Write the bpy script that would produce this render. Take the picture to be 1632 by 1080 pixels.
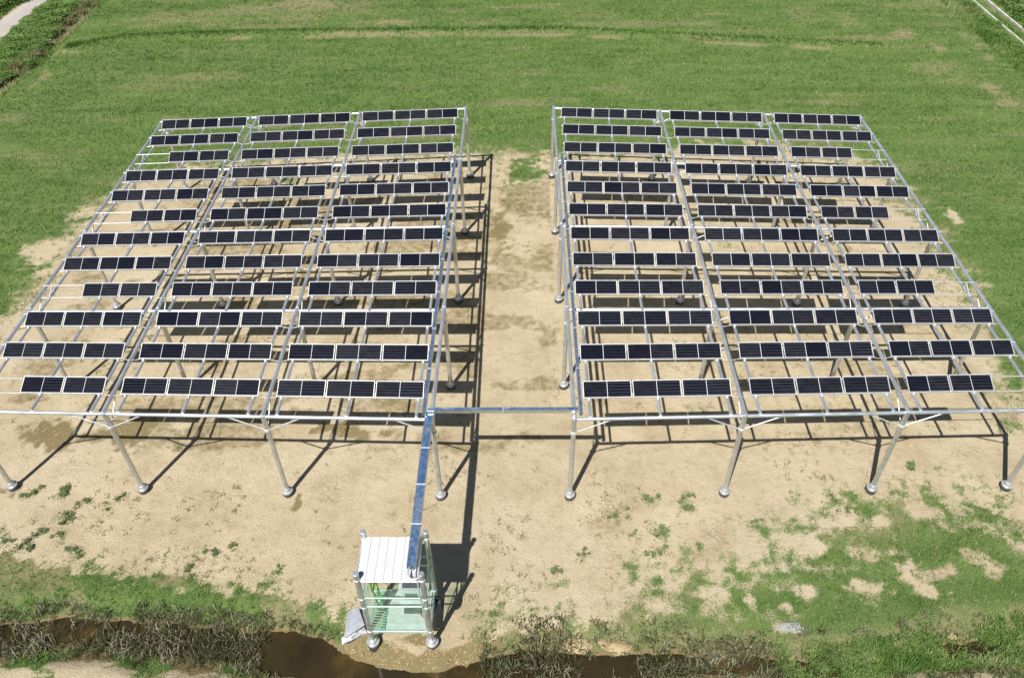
import bpy, bmesh, math, random
import numpy as np
from mathutils import Vector, Matrix

for o in list(bpy.data.objects):
    bpy.data.objects.remove(o)
SC = bpy.context.scene
COL = SC.collection
R = math.radians

# ------------------------------------------------------------------ camera
cam_d = bpy.data.cameras.new('camera')
cam = bpy.data.objects.new('camera', cam_d)
COL.objects.link(cam)
cam_d.sensor_width = 36.0
cam_d.lens = 36.0 * 1268.64 / 1632.0
cam_d.clip_start = 0.1
cam_d.clip_end = 2000
PITCH, YAW, ROLL = 0.7375, -0.0178, -0.0147
_f0 = Vector((math.sin(YAW), math.cos(YAW), 0)); _r0 = Vector((math.cos(YAW), -math.sin(YAW), 0)); _z = Vector((0, 0, 1))
_f = _f0 * math.cos(PITCH) - _z * math.sin(PITCH)
_u = _f0 * math.sin(PITCH) + _z * math.cos(PITCH)
_x = _r0 * math.cos(ROLL) + _u * math.sin(ROLL)
_y = -_r0 * math.sin(ROLL) + _u * math.cos(ROLL)
cam.matrix_world = Matrix(((_x.x, _y.x, -_f.x, 0.5756), (_x.y, _y.y, -_f.y, -15.6654), (_x.z, _y.z, -_f.z, 21.1625), (0, 0, 0, 1)))
SC.camera = cam

# ------------------------------------------------------------------ sky, sun, exposure
SUN_EL, SUN_AZ = 56.5, 204.8          # the sun stands behind the viewer's left shoulder
world = bpy.data.worlds.new('World')
SC.world = world
world.use_nodes = True
wn = world.node_tree.nodes
wl = world.node_tree.links
wn.clear()
w_out = wn.new('ShaderNodeOutputWorld')
w_bg = wn.new('ShaderNodeBackground')
w_sky = wn.new('ShaderNodeTexSky')
w_sky.sky_type = 'NISHITA'
w_sky.sun_disc = False
w_sky.sun_elevation = R(SUN_EL)
w_sky.sun_rotation = R(SUN_AZ)
w_sky.air_density = 0.75
w_sky.dust_density = 0.3
w_sky.ozone_density = 1.6
w_bg.inputs['Strength'].default_value = 0.05
wl.new(w_sky.outputs[0], w_bg.inputs[0])
wl.new(w_bg.outputs[0], w_out.inputs[0])
sun_d = bpy.data.lights.new('sun', 'SUN')
sun_d.energy = 5.0
sun_d.angle = R(0.53)
sun_d.color = (1.0, 0.97, 0.92)
sun = bpy.data.objects.new('sun', sun_d)
COL.objects.link(sun)
sun.location = (-15, -30, 50)
_sd = Vector((math.sin(R(SUN_AZ)) * math.cos(R(SUN_EL)), math.cos(R(SUN_AZ)) * math.cos(R(SUN_EL)), math.sin(R(SUN_EL))))
sun.rotation_euler = (-_sd).to_track_quat('-Z', 'Y').to_euler()
SC.view_settings.view_transform = 'Standard'
SC.view_settings.look = 'None'
SC.view_settings.gamma = 1.0
SC.view_settings.exposure = 0.26
SC.render.engine = 'CYCLES'

# ------------------------------------------------------------------ plan of the place (metres)
BARE = [(-19.3, 21.36), (-20.23, 19.01), (-21.22, 15.41), (-21.79, 13.09), (-21.25, 9.66), (-21.19, 5.59), (-17.08, -2.08), (-15.47, -2.18), (-13.34, -2.62), (-11.36, -2.83), (-8.84, -3.03), (-6.86, -3.44), (-5.17, -3.64), (-4.59, -4.32), (-4.18, -5.25), (-3.06, -5.86), (-1.03, -5.77), (-0.69, -4.88), (-0.67, -4.03), (0.5, -4.12), (1.76, -4.21), (2.86, -3.82), (3.89, -2.6), (4.89, -2.16), (7.23, -1.83), (7.91, -0.92), (8.47, -0.2), (9.97, -0.2), (11.85, 0.05), (12.79, 0.42), (15.38, 0.29), (16.27, -0.92), (17.98, -0.92), (19.7, 2.42), (19.42, 5.47), (19.6, 10.27), (19.82, 16.38), (19.75, 20.42), (17.7, 23.19), (14.72, 23.37), (9.54, 22.61), (2.17, 22.16), (-2.17, 22.41), (-13.17, 22.07), (-17.11, 21.79)]
NORTH_BANK = [(-17.44, -4.09), (-14.68, -4.09), (-12.86, -4.02), (-10.08, -4.08), (-7.26, -4.36), (-6.53, -4.36), (-5.04, -4.58), (-4.25, -5.05), (-3.14, -5.5), (-2.09, -5.56), (-1.06, -5.4), (-0.37, -5.13), (0.5, -4.94), (3.49, -5.03), (6.97, -5.11), (8.66, -5.28), (10.44, -5.1), (12.68, -4.69), (14.8, -4.35), (17.6, -4.02)]
SOUTH_BANK = [(-16.84, -5.13), (-14.15, -5.16), (-11.56, -4.97), (-10.22, -5.21), (-6.97, -5.51), (-6.34, -5.96), (-3.39, -6.24), (1.68, -6.39), (4.41, -5.96), (6.48, -5.78), (8.47, -5.95), (10.32, -5.46), (12.45, -5.27), (14.42, -5.18), (17.03, -5.05)]
GREEN = [(-12.2, -5.5, 2.2, .5, .7), (-15.5, -5.5, 2.5, .6, .9), (0.4, 21.6, 1.9, .5, .5), (-20.9, 11.0, 1.7, 1.6, 0.62), (-20.3, 13.3, 1.3, 0.9, 0.5), (-21.4, 14.9, 1.2, 0.8, 0.6), (-20.6, 16.2, .8, .6, 0.45), (-20.2, 9.2, .7, .6, 0.5), (-19.9, 17.9, .7, .9, .5), (0.67, 20.63, 1.55, 1.51, 0.9), (0.2, 18.11, 1.24, 1.15, 0.35), (9.58, 13.87, 0.62, 0.48, 0.5), (-11.41, 19.7, 1.16, 0.73, 0.7), (17.98, 4.82, 1.02, 1.6, 0.5), (17.61, 2.99, 0.65, 0.58, 0.6), (6.83, 3.91, 0.63, 0.37, 0.4), (1.8, -3.12, 0.46, 0.16, 0.6), (0.14, -3.23, 0.83, 0.25, 0.45), (-0.22, -4.03, 0.72, 0.27, 0.7), (-21.33, 11.8, 1.25, 1.12, 0.6), (-21.46, 10.92, 0.68, 1.73, 0.4), (5.84, -0.32, 0.36, 0.49, 0.75), (4.75, -0.2, 0.36, 0.25, 0.5), (4.9, -1.34, 0.43, 0.23, 0.5), (4.56, -2.49, 0.56, 0.26, 0.6), (7.87, -1.11, 0.39, 0.19, 0.7), (19.21, 10.27, 0.65, 1.65, 0.5), (19.72, 16.12, 0.59, 1.58, 0.5), (2.95, -2.6, 0.47, 0.3, 0.35), (6.25, -1.94, 0.5, 0.22, 0.5)]
SAND = [(8.84, -3.36, 0.44, 0.24, 1), (8.17, -3.83, 0.22, 0.18, 0.9), (7.13, -3.68, 0.16, 0.36, 0.9), (9.35, -1.79, 0.69, 0.33, 0.9), (12.06, -2.59, 0.37, 0.47, 0.9), (12.37, -3.39, 0.36, 0.2, 0.9), (12.99, -2.73, 0.33, 0.19, 0.9), (10.36, -3.15, 0.18, 0.29, 0.7), (9.32, -2.59, 1.12, 0.25, 0.4), (7.82, -2.59, 0.75, 0.3, 0.4), (13.24, -0.56, 0.59, 0.29, 0.8), (11.74, -0.92, 0.39, 0.33, 0.6), (14.62, -1.03, 0.49, 0.23, 0.5), (5.72, -3.42, 0.44, 0.18, 0.6), (7.92, -4.49, 0.42, 0.17, 0.7), (10.37, -5.3, 0.24, 0.21, 0.8), (12.69, -4.62, 0.14, 0.15, 0.8), (11.03, -5.6, 0.27, 0.24, 0.7), (12.79, -5.82, 1.0, 0.21, 0.8), (-21.23, 13.75, 1.21, 0.78, 0.9), (-20.73, 16.73, 0.92, 0.66, 0.6), (20.89, 16.11, 0.41, 0.74, 0.95), (-20.25, 8.66, 1.04, 0.98, 0.9), (19.99, 10.9, 0.47, 0.25, 0.6), (-18.63, 18.12, 0.94, 0.58, 0.5), (-9.49, -3.34, 0.33, 0.14, 0.5), (-8.04, -3.54, 0.22, 0.2, 0.6), (-12.28, -5.89, 1.2, 0.21, 0.9), (-8.52, -5.88, 1.88, 0.28, 0.9), (-11.12, -5.8, 1.03, 0.17, 0.7), (-5.9, -6.09, 0.85, 0.17, 0.8)]
DRY = [(-15.74, 44.43, 3.74, 1.8, 0.9), (-8.8, 40.97, 3.11, 1.06, 0.8), (-16.08, 41.72, 3.16, 0.96, 0.6), (-2.13, 40.71, 2.65, 0.7, 0.5), (5.44, 41.97, 2.68, 1.45, 0.45), (4.89, 40.1, 2.61, 0.69, 0.6), (-21.36, 41.23, 2.25, 1.19, 0.5), (-25.59, 40.5, 1.34, 0.58, 0.5), (23.2, 37.51, 2.9, 0.85, 0.7), (26.29, 37.99, 1.08, 1.29, 0.9), (27.65, 35.55, 0.56, 0.91, 0.9), (23.2, 40.29, 1.72, 1.84, 0.5), (26.66, 32.47, 2.31, 1.29, 0.6), (28.59, 29.78, 0.81, 1.52, 0.9), (28.84, 27.71, 0.89, 1.11, 0.9), (27.09, 30.67, 1.87, 0.87, 0.5), (19.08, 29.08, 2.57, 0.42, 0.4), (-29.52, 32.31, 0.72, 0.74, 0.9), (-29.58, 31.13, 0.47, 0.54, 0.6), (-19.65, 19.6, 1.94, 0.49, 0.5), (-7.63, 38.45, 8.57, 0.44, 0.75), (30.43, 37.37, 1.24, 0.53, 0.5), (0.13, 31.1, 2.31, 0.53, 0.25), (-13.73, 34.61, 2.46, 0.4, 0.3), (30.35, 33.83, 0.55, 0.76, 0.8), (30.32, 36.12, 0.57, 0.51, 0.8), (30.24, 37.91, 0.58, 0.43, 0.7), (20.64, 42.12, 1.77, 2.41, 0.5), (15.92, 38.75, 3.39, 0.77, 0.4), (22.44, 23.34, 2.67, 0.55, 0.4), (-5.86, 22.46, 3.69, 0.34, 0.5), (0.18, 22.19, 2.0, 0.27, 0.9), (24.97, 22.97, 1.98, 0.61, 0.3), (20.35, 18.61, 1.84, 0.29, 0.4), (-18.65, 26.73, 2.19, 0.31, 0.4), (-19.99, 20.53, 1.97, 0.38, 0.3), (-11.92, 43.84, 2.31, 1.01, 0.5), (24.08, 25.84, 2.08, 0.45, 0.35)]
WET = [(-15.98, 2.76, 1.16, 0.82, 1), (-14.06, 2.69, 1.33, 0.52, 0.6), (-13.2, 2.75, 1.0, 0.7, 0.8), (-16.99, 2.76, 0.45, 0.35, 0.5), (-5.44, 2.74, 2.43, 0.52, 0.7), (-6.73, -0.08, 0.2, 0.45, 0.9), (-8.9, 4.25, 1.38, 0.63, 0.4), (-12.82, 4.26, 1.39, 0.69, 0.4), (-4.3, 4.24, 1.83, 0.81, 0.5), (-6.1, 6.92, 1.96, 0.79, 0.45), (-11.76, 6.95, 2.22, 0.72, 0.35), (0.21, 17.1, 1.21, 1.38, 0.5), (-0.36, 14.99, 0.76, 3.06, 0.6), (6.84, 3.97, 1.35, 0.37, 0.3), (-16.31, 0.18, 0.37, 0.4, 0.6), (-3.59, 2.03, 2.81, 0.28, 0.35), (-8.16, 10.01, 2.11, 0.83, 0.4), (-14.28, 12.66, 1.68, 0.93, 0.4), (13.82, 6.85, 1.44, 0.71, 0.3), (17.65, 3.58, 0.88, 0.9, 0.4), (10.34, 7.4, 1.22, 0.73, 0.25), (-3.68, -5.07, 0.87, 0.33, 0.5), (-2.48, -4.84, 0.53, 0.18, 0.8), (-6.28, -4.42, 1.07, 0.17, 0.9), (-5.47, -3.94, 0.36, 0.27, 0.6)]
ROAD_A = [(-35.15, 49.39), (-35.22, 45.93), (-35.3, 38.45), (-35.24, 33.34)]
ROAD_B = [(-36.92, 49.44), (-36.81, 45.97), (-36.76, 41.44), (-36.71, 36.14)]
THICKET_L = [(-31.12, 49.29), (-30.92, 45.83), (-30.91, 39.47), (-30.55, 34.81), (-31.19, 30.02), (-31.71, 26.6)]
CH_A = [(33.42, 47.67), (33.45, 44.32), (33.53, 36.26), (33.65, 29.53)]
CH_B = [(34.45, 47.64), (34.44, 44.3), (34.61, 38.59), (34.86, 31.88)]
THICKET_R = [(31.16, 47.73), (31.28, 44.38), (31.5, 38.43), (31.39, 31.66), (31.39, 26.5)]
BUND = [(-29.75, 36.63), (-29.03, 36.93), (-26.55, 38.27), (-22.34, 38.63), (-18.07, 38.88), (-9.43, 39.04), (-0.78, 39.09), (3.53, 39.0), (11.92, 37.74), (18.0, 36.77), (23.92, 35.93)]
WEEDS = [(-15.48, 0.18), (-14.52, 0.13), (-13.59, -0.12), (-12.61, -0.15), (-13.96, -0.81), (-14.73, -1.81), (-13.25, -2.03), (-14.48, -1.35), (-13.91, -1.39), (-15.59, -1.74), (-8.41, -1.84), (-6.77, -2.61), (5.77, -0.08), (5.91, -0.49), (4.55, -0.13), (3.53, -0.68), (4.9, -1.34), (7.92, -1.06), (4.71, -2.06), (5.99, -1.83), (-9.53, -2.61), (10.67, -0.2), (1.54, -2.7), (2.42, -2.06), (4.02, -1.38), (13.47, 1.2), (-8.83, -2.07)]
ROCKS = [(2.1, -4.85), (3.21, -4.93), (8.08, -4.46), (12.68, -4.6), (2.79, -4.81), (10.25, -5.19)]

# ------------------------------------------------------------------ helpers
rng = np.random.default_rng(7)
random.seed(7)


def tag(o, label=None, cat=None, group=None, kind=None):
    if label: o['label'] = label
    if cat: o['category'] = cat
    if group: o['group'] = group
    if kind: o['kind'] = kind
    return o


def empty(name, loc):
    o = bpy.data.objects.new(name, None)
    o.empty_display_size = 0.3
    o.location = loc
    COL.objects.link(o)
    return o


def link(name, me, parent=None, loc=(0, 0, 0), mat=None):
    o = bpy.data.objects.new(name, me)
    o.location = loc
    COL.objects.link(o)
    if parent is not None:
        o.parent = parent
    return o


def mesh_from(name, verts, faces, mat=None, smooth=False):
    me = bpy.data.meshes.new(name)
    me.from_pydata([tuple(v) for v in verts], [], [tuple(f) for f in faces])
    if mat: me.materials.append(mat)
    if smooth:
        me.polygons.foreach_set('use_smooth', [True] * len(me.polygons))
    me.update()
    return me


class MB:
    """collects simple shapes for one mesh"""
    def __init__(self):
        self.v = []; self.f = []; self.s = []

    def box(self, x0, x1, y0, y1, z0, z1, M=None):
        b = len(self.v)
        c = [(x0, y0, z0), (x1, y0, z0), (x1, y1, z0), (x0, y1, z0), (x0, y0, z1), (x1, y0, z1), (x1, y1, z1), (x0, y1, z1)]
        if M is not None: c = [tuple(M @ Vector(p)) for p in c]
        self.v += c
        for q in ((0, 3, 2, 1), (4, 5, 6, 7), (0, 1, 5, 4), (1, 2, 6, 5), (2, 3, 7, 6), (3, 0, 4, 7)):
            self.f.append(tuple(b + i for i in q)); self.s.append(False)
        return self

    def tube(self, a, b, r, n=12, r2=None, caps=True):
        a = Vector(a); b = Vector(b); r2 = r if r2 is None else r2
        d = (b - a).normalized()
        t = Vector((0, 0, 1)) if abs(d.z) < 0.95 else Vector((0, 1, 0))
        u = d.cross(t).normalized(); w = d.cross(u)
        s = len(self.v)
        for p, rr in ((a, r), (b, r2)):
            for i in range(n):
                an = 2 * math.pi * i / n
                self.v.append(tuple(p + (u * math.cos(an) + w * math.sin(an)) * rr))
        for i in range(n):
            j = (i + 1) % n
            self.f.append((s + j, s + i, s + n + i, s + n + j)); self.s.append(True)
        if caps:
            k = len(self.v)
            self.v += self.v[s:s + 2 * n]
            self.f.append(tuple(k + i for i in range(n))); self.s.append(False)
            self.f.append(tuple(k + n + i for i in reversed(range(n)))); self.s.append(False)
        return self

    def path(self, pts, r, n=8):
        P = [Vector(p) for p in pts]
        s = len(self.v)
        for k, p in enumerate(P):
            d = (P[min(k + 1, len(P) - 1)] - P[max(k - 1, 0)]).normalized()
            t = Vector((0.13, 0.2, 1)).normalized() if abs(d.z) < 0.9 else Vector((0, 1, 0))
            u = d.cross(t).normalized(); w = d.cross(u)
            for i in range(n):
                an = 2 * math.pi * i / n
                self.v.append(tuple(p + (u * math.cos(an) + w * math.sin(an)) * r))
        for k in range(len(P) - 1):
            for i in range(n):
                j = (i + 1) % n
                self.f.append((s + k * n + j, s + k * n + i, s + (k + 1) * n + i, s + (k + 1) * n + j)); self.s.append(True)
        self.f.append(tuple(s + i for i in range(n))); self.s.append(False)
        e = s + (len(P) - 1) * n
        self.f.append(tuple(e + i for i in reversed(range(n)))); self.s.append(False)
        return self

    def lathe(self, prof, n=20, M=None):
        s = len(self.v)
        for (r, z) in prof:
            for i in range(n):
                an = 2 * math.pi * i / n
                p = Vector((r * math.cos(an), r * math.sin(an), z))
                if M is not None: p = M @ p
                self.v.append(tuple(p))
        for k in range(len(prof) - 1):
            for i in range(n):
                j = (i + 1) % n
                self.f.append((s + k * n + i, s + k * n + j, s + (k + 1) * n + j, s + (k + 1) * n + i)); self.s.append(False)
        e = s + (len(prof) - 1) * n
        self.f.append(tuple(e + i for i in range(n))); self.s.append(False)
        return self

    def mesh(self, name, mat):
        me = bpy.data.meshes.new(name)
        me.from_pydata(self.v, [], self.f)
        me.polygons.foreach_set('use_smooth', self.s)
        if mat: me.materials.append(mat)
        me.update()
        return me

    def build(self, name, mat, parent=None, loc=(0, 0, 0)):
        return link(name, self.mesh(name, mat), parent, loc)


# ------------------------------------------------------------------ value noise (numpy)
_perm = np.random.default_rng(3).random((256, 256))


def vnoise(x, y):
    xi = np.floor(x).astype(int); yi = np.floor(y).astype(int)
    fx = x - xi; fy = y - yi
    fx = fx * fx * (3 - 2 * fx); fy = fy * fy * (3 - 2 * fy)
    a = _perm[xi & 255, yi & 255]; b = _perm[(xi + 1) & 255, yi & 255]
    c = _perm[xi & 255, (yi + 1) & 255]; d = _perm[(xi + 1) & 255, (yi + 1) & 255]
    return a + (b - a) * fx + (c - a) * fy + (a - b - c + d) * fx * fy


def fbm(x, y, o=4):
    s = 0; a = 0.5; t = 0
    for i in range(o):
        s = s + a * vnoise(x * 2 ** i + 17.3 * i, y * 2 ** i - 9.1 * i); t += a; a *= 0.55
    return s / t


def sstep(a, b, x):
    t = np.clip((x - a) / (b - a), 0, 1)
    return t * t * (3 - 2 * t)


def poly_sd(px, py, poly):
    """signed distance, positive inside"""
    n = len(poly)
    d = np.full(px.shape, 1e9); ins = np.zeros(px.shape, bool)
    for i in range(n):
        x0, y0 = poly[i]; x1, y1 = poly[(i + 1) % n]
        ex, ey = x1 - x0, y1 - y0
        L = ex * ex + ey * ey + 1e-9
        t = np.clip(((px - x0) * ex + (py - y0) * ey) / L, 0, 1)
        d = np.minimum(d, np.hypot(px - x0 - t * ex, py - y0 - t * ey))
        if y0 != y1:
            c = ((y0 > py) != (y1 > py)) & (px < (x1 - x0) * (py - y0) / (y1 - y0) + x0)
            ins ^= c
    return np.where(ins, d, -d)


def line_d(px, py, pts):
    d = np.full(px.shape, 1e9)
    for i in range(len(pts) - 1):
        x0, y0 = pts[i]; x1, y1 = pts[i + 1]
        ex, ey = x1 - x0, y1 - y0
        t = np.clip(((px - x0) * ex + (py - y0) * ey) / (ex * ex + ey * ey + 1e-9), 0, 1)
        d = np.minimum(d, np.hypot(px - x0 - t * ex, py - y0 - t * ey))
    return d


def blobs(px, py, lst, warp=0.5):
    n1 = fbm(px * 0.9 + 5, py * 1.3, 4); n2 = fbm(px * 4.1 - 31, py * 4.1 + 12, 4)
    m = np.zeros(px.shape)
    for (cx, cy, rx, ry, s) in lst:
        sel = (np.abs(px - cx) < rx * 2.2 + 1) & (np.abs(py - cy) < ry * 2.2 + 1)
        if not sel.any(): continue
        X = (px[sel] - cx) / rx; Y = (py[sel] - cy) / ry
        r = np.hypot(X, Y) * 1.12 + (n1[sel] - 0.5) * 2.2 * warp + (n2[sel] - 0.5) * 2.6 * warp
        m[sel] = np.maximum(m[sel], s * (1 - sstep(0.15, 1.45, r)))
    return m


STRIP = [(-19, -1.75), (-15.47, -2.05), (-13.34, -2.5), (-11.36, -2.72), (-8.84, -2.95), (-6.86, -3.35), (-5.5, -3.6), (-5.0, -4.3), (-6.5, -4.4), (-7.26, -4.4), (-10.08, -4.15), (-12.86, -4.1), (-19, -4.15)]
DITCH = NORTH_BANK + list(reversed(SOUTH_BANK))
ROAD_X = (-36.78, -35.28)
CHAN_X = (33.48, 34.5)


def terrain(px, py):
    """height and ground masks"""
    wx = px + (fbm(px * 0.6, py * 0.6, 4) - 0.5) * 1.0
    wy = py + (fbm(px * 0.6 + 40, py * 0.6 + 7, 4) - 0.5) * 1.0
    dd = poly_sd(px + (fbm(px * 1.7, py * 1.7, 3) - .5) * .35, py + (fbm(px * 1.7 + 9, py * 1.7, 3) - .5) * .35, DITCH)
    bare = poly_sd(wx, wy, BARE) - 1.0 * sstep(2.5, 6, py) * sstep(12, 16, np.abs(px)) - 0.35 * sstep(19, 22, py)
    g = 1 - sstep(-1.7, 1.3, bare + (fbm(px * 1.6, py * 1.6, 4) - 0.5) * 2.6 + (fbm(px * 6, py * 6, 2) - 0.5) * 1.6)
    thin = sstep(0.50, 0.68, fbm(px * 1.3 + 77, py * 1.9, 4)) * sstep(-4.8, -3.2, py) * (1 - sstep(1.5, 3.5, py)) * (px > 2)
    g = g * (1 - 0.5 * thin)
    near_r = sstep(-5.0, -4.2, py) * (1 - sstep(1.0, 3.0, py)) * (px > 2)
    g = g * (1 - near_r * (0.05 + 0.34 * sstep(.42, .66, fbm(px * 3.1 + 11, py * 3.1, 4)) * (1 - .7 * sstep(9, 15, px - py))))
    gr = blobs(px, py, GREEN, 0.6); sa = blobs(px, py, SAND, 0.55)
    g = np.maximum(g, gr)
    g = np.maximum(g, sstep(-.25, .35, poly_sd(wx * .5 + px * .5, wy * .5 + py * .5, STRIP) + (fbm(px * 5, py * 5, 3) - .5) * .8))
    g = g * (1 - .92 * sa)
    dry = blobs(px, py, DRY, 0.6)
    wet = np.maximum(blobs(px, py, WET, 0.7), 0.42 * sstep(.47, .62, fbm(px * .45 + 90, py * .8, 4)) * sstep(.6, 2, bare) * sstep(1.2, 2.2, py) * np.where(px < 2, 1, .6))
    dry = np.maximum(dry * np.where(py > 22, 0.9, 1.0), 0.5 * sstep(-1.0, -0.35, dd + (fbm(px * 1.5, py * 1.5, 3) - .5) * .8) * (px > -1))
    # south bank of the ditch and the margins of the water
    south = (py < -4.6) & (dd < 0) & (py < np.interp(px, [p[0] for p in SOUTH_BANK], [p[1] for p in SOUTH_BANK]) + .1)
    gs = sstep(0.42, 0.62, fbm(px * 0.7 + 3, py * 1.6, 4) + np.where(px > 4, 0.16, 0.09))
    g = np.where(south, gs * (1 - 0.8 * sa), g)
    wet = np.maximum(wet, 1.3 * sstep(-0.55, -0.12, dd + (fbm(px * 2.5, py * 2.5, 3) - .5) * .4))
    g = g * (1 - sstep(-0.05, 0.1, dd))
    # roads and channel
    rd = (px > ROAD_X[0] - .3) & (px < ROAD_X[1] + .3)
    g = np.where(rd, 0, g)
    # patchiness of the far field, drawn out along the mowing direction
    fld = sstep(0, 2, -bare) * sstep(-2, 0, py)
    dry = np.maximum(dry, fld * 0.5 * sstep(0.52, 0.80, fbm(px * 0.16, py * 0.75, 5)))
    # the ring of poor grass round the frames
    dry = np.maximum(dry, 0.6 * sstep(2.6, 0.4, np.abs(bare)) * sstep(.45, .6, fbm(px * .8 + 60, py * .8, 3)) * (bare < 0.3))
    z = (fbm(px * 0.35, py * 0.35, 3) - 0.5) * 0.06 + (fbm(px * 2.2, py * 2.2, 3) - 0.5) * 0.035 + (fbm(px * 6, py * 6, 2) - .5) * .03
    flat = sstep(-1, 1, bare)
    z = z * (1 - 0.45 * flat)
    z = z - 0.30 * sstep(np.where(np.abs(px + 2.7) < 2.2, -0.40, -0.75), 0.0, dd) - 0.3 * sstep(0.0, 0.55, dd)
    bd = line_d(px, py, BUND)
    z = z + 0.22 * np.exp(-(bd / 0.40) ** 2)
    dry = np.maximum(dry, .85 * np.exp(-((bd - .75) / .28) ** 2) * (py < np.interp(px, [p[0] for p in BUND], [p[1] for p in BUND])) * sstep(.42, .6, fbm(px * .3 + 5, py * .2, 3)) * (px > -26) * (px < 22))
    edgeL = np.interp(py, [p[1] for p in reversed(THICKET_L)], [p[0] for p in reversed(THICKET_L)])
    z = z - 0.45 * np.exp(-((px - edgeL + 0.55) / 0.6) ** 2) * (py > 15)
    z = z - 0.14 * np.exp(-((px - 34.0) / 0.5) ** 4) * (py > 15)
    z = np.where(rd, -0.02, z)
    return z, g, dry, wet, dd, bare


def height(x, y):
    return float(terrain(np.array([float(x)]), np.array([float(y)]))[0][0])


# ------------------------------------------------------------------ materials
def new_mat(name):
    m = bpy.data.materials.new(name)
    m.use_nodes = True
    nt = m.node_tree
    nt.nodes.clear()
    out = nt.nodes.new('ShaderNodeOutputMaterial')
    bs = nt.nodes.new('ShaderNodeBsdfPrincipled')
    nt.links.new(bs.outputs[0], out.inputs[0])
    return m, nt, bs, out


class NT:
    def __init__(self, nt): self.nt = nt
    def n(self, t, **kw):
        o = self.nt.nodes.new('ShaderNode' + t)
        for k, v in kw.items(): setattr(o, k, v)
        return o
    def l(self, a, b): self.nt.links.new(a, b)
    def noise(self, vec, scale, detail=4, rough=0.55):
        o = self.n('TexNoise'); o.inputs['Scale'].default_value = scale; o.inputs['Detail'].default_value = detail; o.inputs['Roughness'].default_value = rough
        if vec is not None: self.l(vec, o.inputs['Vector'])
        return o.outputs[0]
    def ramp(self, fac, stops):
        o = self.n('ValToRGB'); e = o.color_ramp.elements
        while len(e) < len(stops): e.new(0.5)
        for i, (p, c) in enumerate(stops):
            e[i].position = p; e[i].color = (*c, 1) if len(c) == 3 else c
        self.l(fac, o.inputs[0]); return o.outputs[0]
    def rng(self, x, a, b, c=0.0, d=1.0, smooth=True):
        o = self.n('MapRange'); o.interpolation_type = 'SMOOTHSTEP' if smooth else 'LINEAR'
        o.inputs[1].default_value = a; o.inputs[2].default_value = b; o.inputs[3].default_value = c; o.inputs[4].default_value = d
        self.l(x, o.inputs[0]); return o.outputs[0]
    def math(self, op, a, b=None):
        o = self.n('Math', operation=op)
        for i, v in enumerate((a, b)):
            if v is None: continue
            if isinstance(v, (int, float)): o.inputs[i].default_value = v
            else: self.l(v, o.inputs[i])
        return o.outputs[0]
    def mix(self, f, a, b, bt='MIX'):
        o = self.n('Mix', data_type='RGBA', blend_type=bt)
        for s, v in ((o.inputs[0], f), (o.inputs[6], a), (o.inputs[7], b)):
            if isinstance(v, (int, float)): s.default_value = v
            elif isinstance(v, tuple): s.default_value = (*v, 1)
            else: self.l(v, s)
        return o.outputs[2]
    def bump(self, h, strength, dist):
        o = self.n('Bump'); o.inputs['Strength'].default_value = strength; o.inputs['Distance'].default_value = dist
        self.l(h, o.inputs['Height']); return o.outputs[0]


def simple(name, col, rough=0.5, metal=0.0, var=0.12, scale=6.0, rvar=0.1, coords='Object', bump=0.0):
    m, nt, bs, out = new_mat(name); N = NT(nt)
    tc = N.n('TexCoord').outputs[coords]
    oi = N.n('ObjectInfo')
    add = N.n('VectorMath', operation='ADD'); N.l(tc, add.inputs[0]); N.l(oi.outputs['Location'], add.inputs[1])
    nz = N.noise(add.outputs[0], scale, 5, 0.6)
    lo = tuple(max(0, c * (1 - var)) for c in col); hi = tuple(min(1, c * (1 + var)) for c in col)
    N.l(N.ramp(nz, [(0.3, lo), (0.7, hi)]), bs.inputs['Base Color'])
    N.l(N.rng(nz, 0.3, 0.7, max(0.02, rough - rvar), min(1, rough + rvar)), bs.inputs['Roughness'])
    bs.inputs['Metallic'].default_value = metal
    if bump:
        N.l(N.bump(N.noise(add.outputs[0], scale * 3, 3), 1.0, bump), bs.inputs['Normal'])
    return m


M = {}
M['galv'] = simple('galvanised_steel', (0.70, 0.74, 0.79), 0.40, 0.72, 0.12, 9, 0.10)
M['galv_post'] = simple('galvanised_post', (0.60, 0.61, 0.61), 0.45, 0.75, 0.16, 5, 0.12)
M['galv_bright'] = simple('bright_galvanised', (0.76, 0.77, 0.78), 0.42, 0.55, 0.08, 9, 0.1)
M['flange'] = simple('flange_steel', (0.60, 0.61, 0.63), 0.36, 0.55, 0.2, 11, 0.12)
M['alu'] = simple('aluminium', (0.70, 0.71, 0.72), 0.45, 0.45, 0.05, 12, 0.1)
M['pile'] = simple('dark_pile', (0.10, 0.10, 0.10), 0.6, 0.4, 0.3, 14, 0.1)
M['lid'] = simple('tray_lid_painted_sky', (0.17, 0.36, 0.70), 0.22, 0.8, 0.25, 3.5, 0.12, bump=0.002)
m, nt, bs, out = new_mat('tray_lid_painted_sky'); N = NT(nt)
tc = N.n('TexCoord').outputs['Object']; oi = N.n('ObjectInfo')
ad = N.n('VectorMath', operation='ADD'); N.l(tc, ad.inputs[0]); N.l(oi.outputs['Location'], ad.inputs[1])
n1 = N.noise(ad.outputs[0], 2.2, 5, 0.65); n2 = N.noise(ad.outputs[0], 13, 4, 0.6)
c1 = N.ramp(N.math('ADD', N.math('MULTIPLY', n1, .6), N.math('MULTIPLY', n2, .4)), [(0.30, (0.14, 0.32, 0.66)), (0.46, (0.26, 0.47, 0.80)), (0.56, (0.48, 0.66, 0.90)), (0.66, (0.82, 0.88, 0.95))])  # blue sky reflection and its pale blotches painted into the base colour
N.l(c1, bs.inputs['Base Color']); bs.inputs['Metallic'].default_value = 0.8
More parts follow.
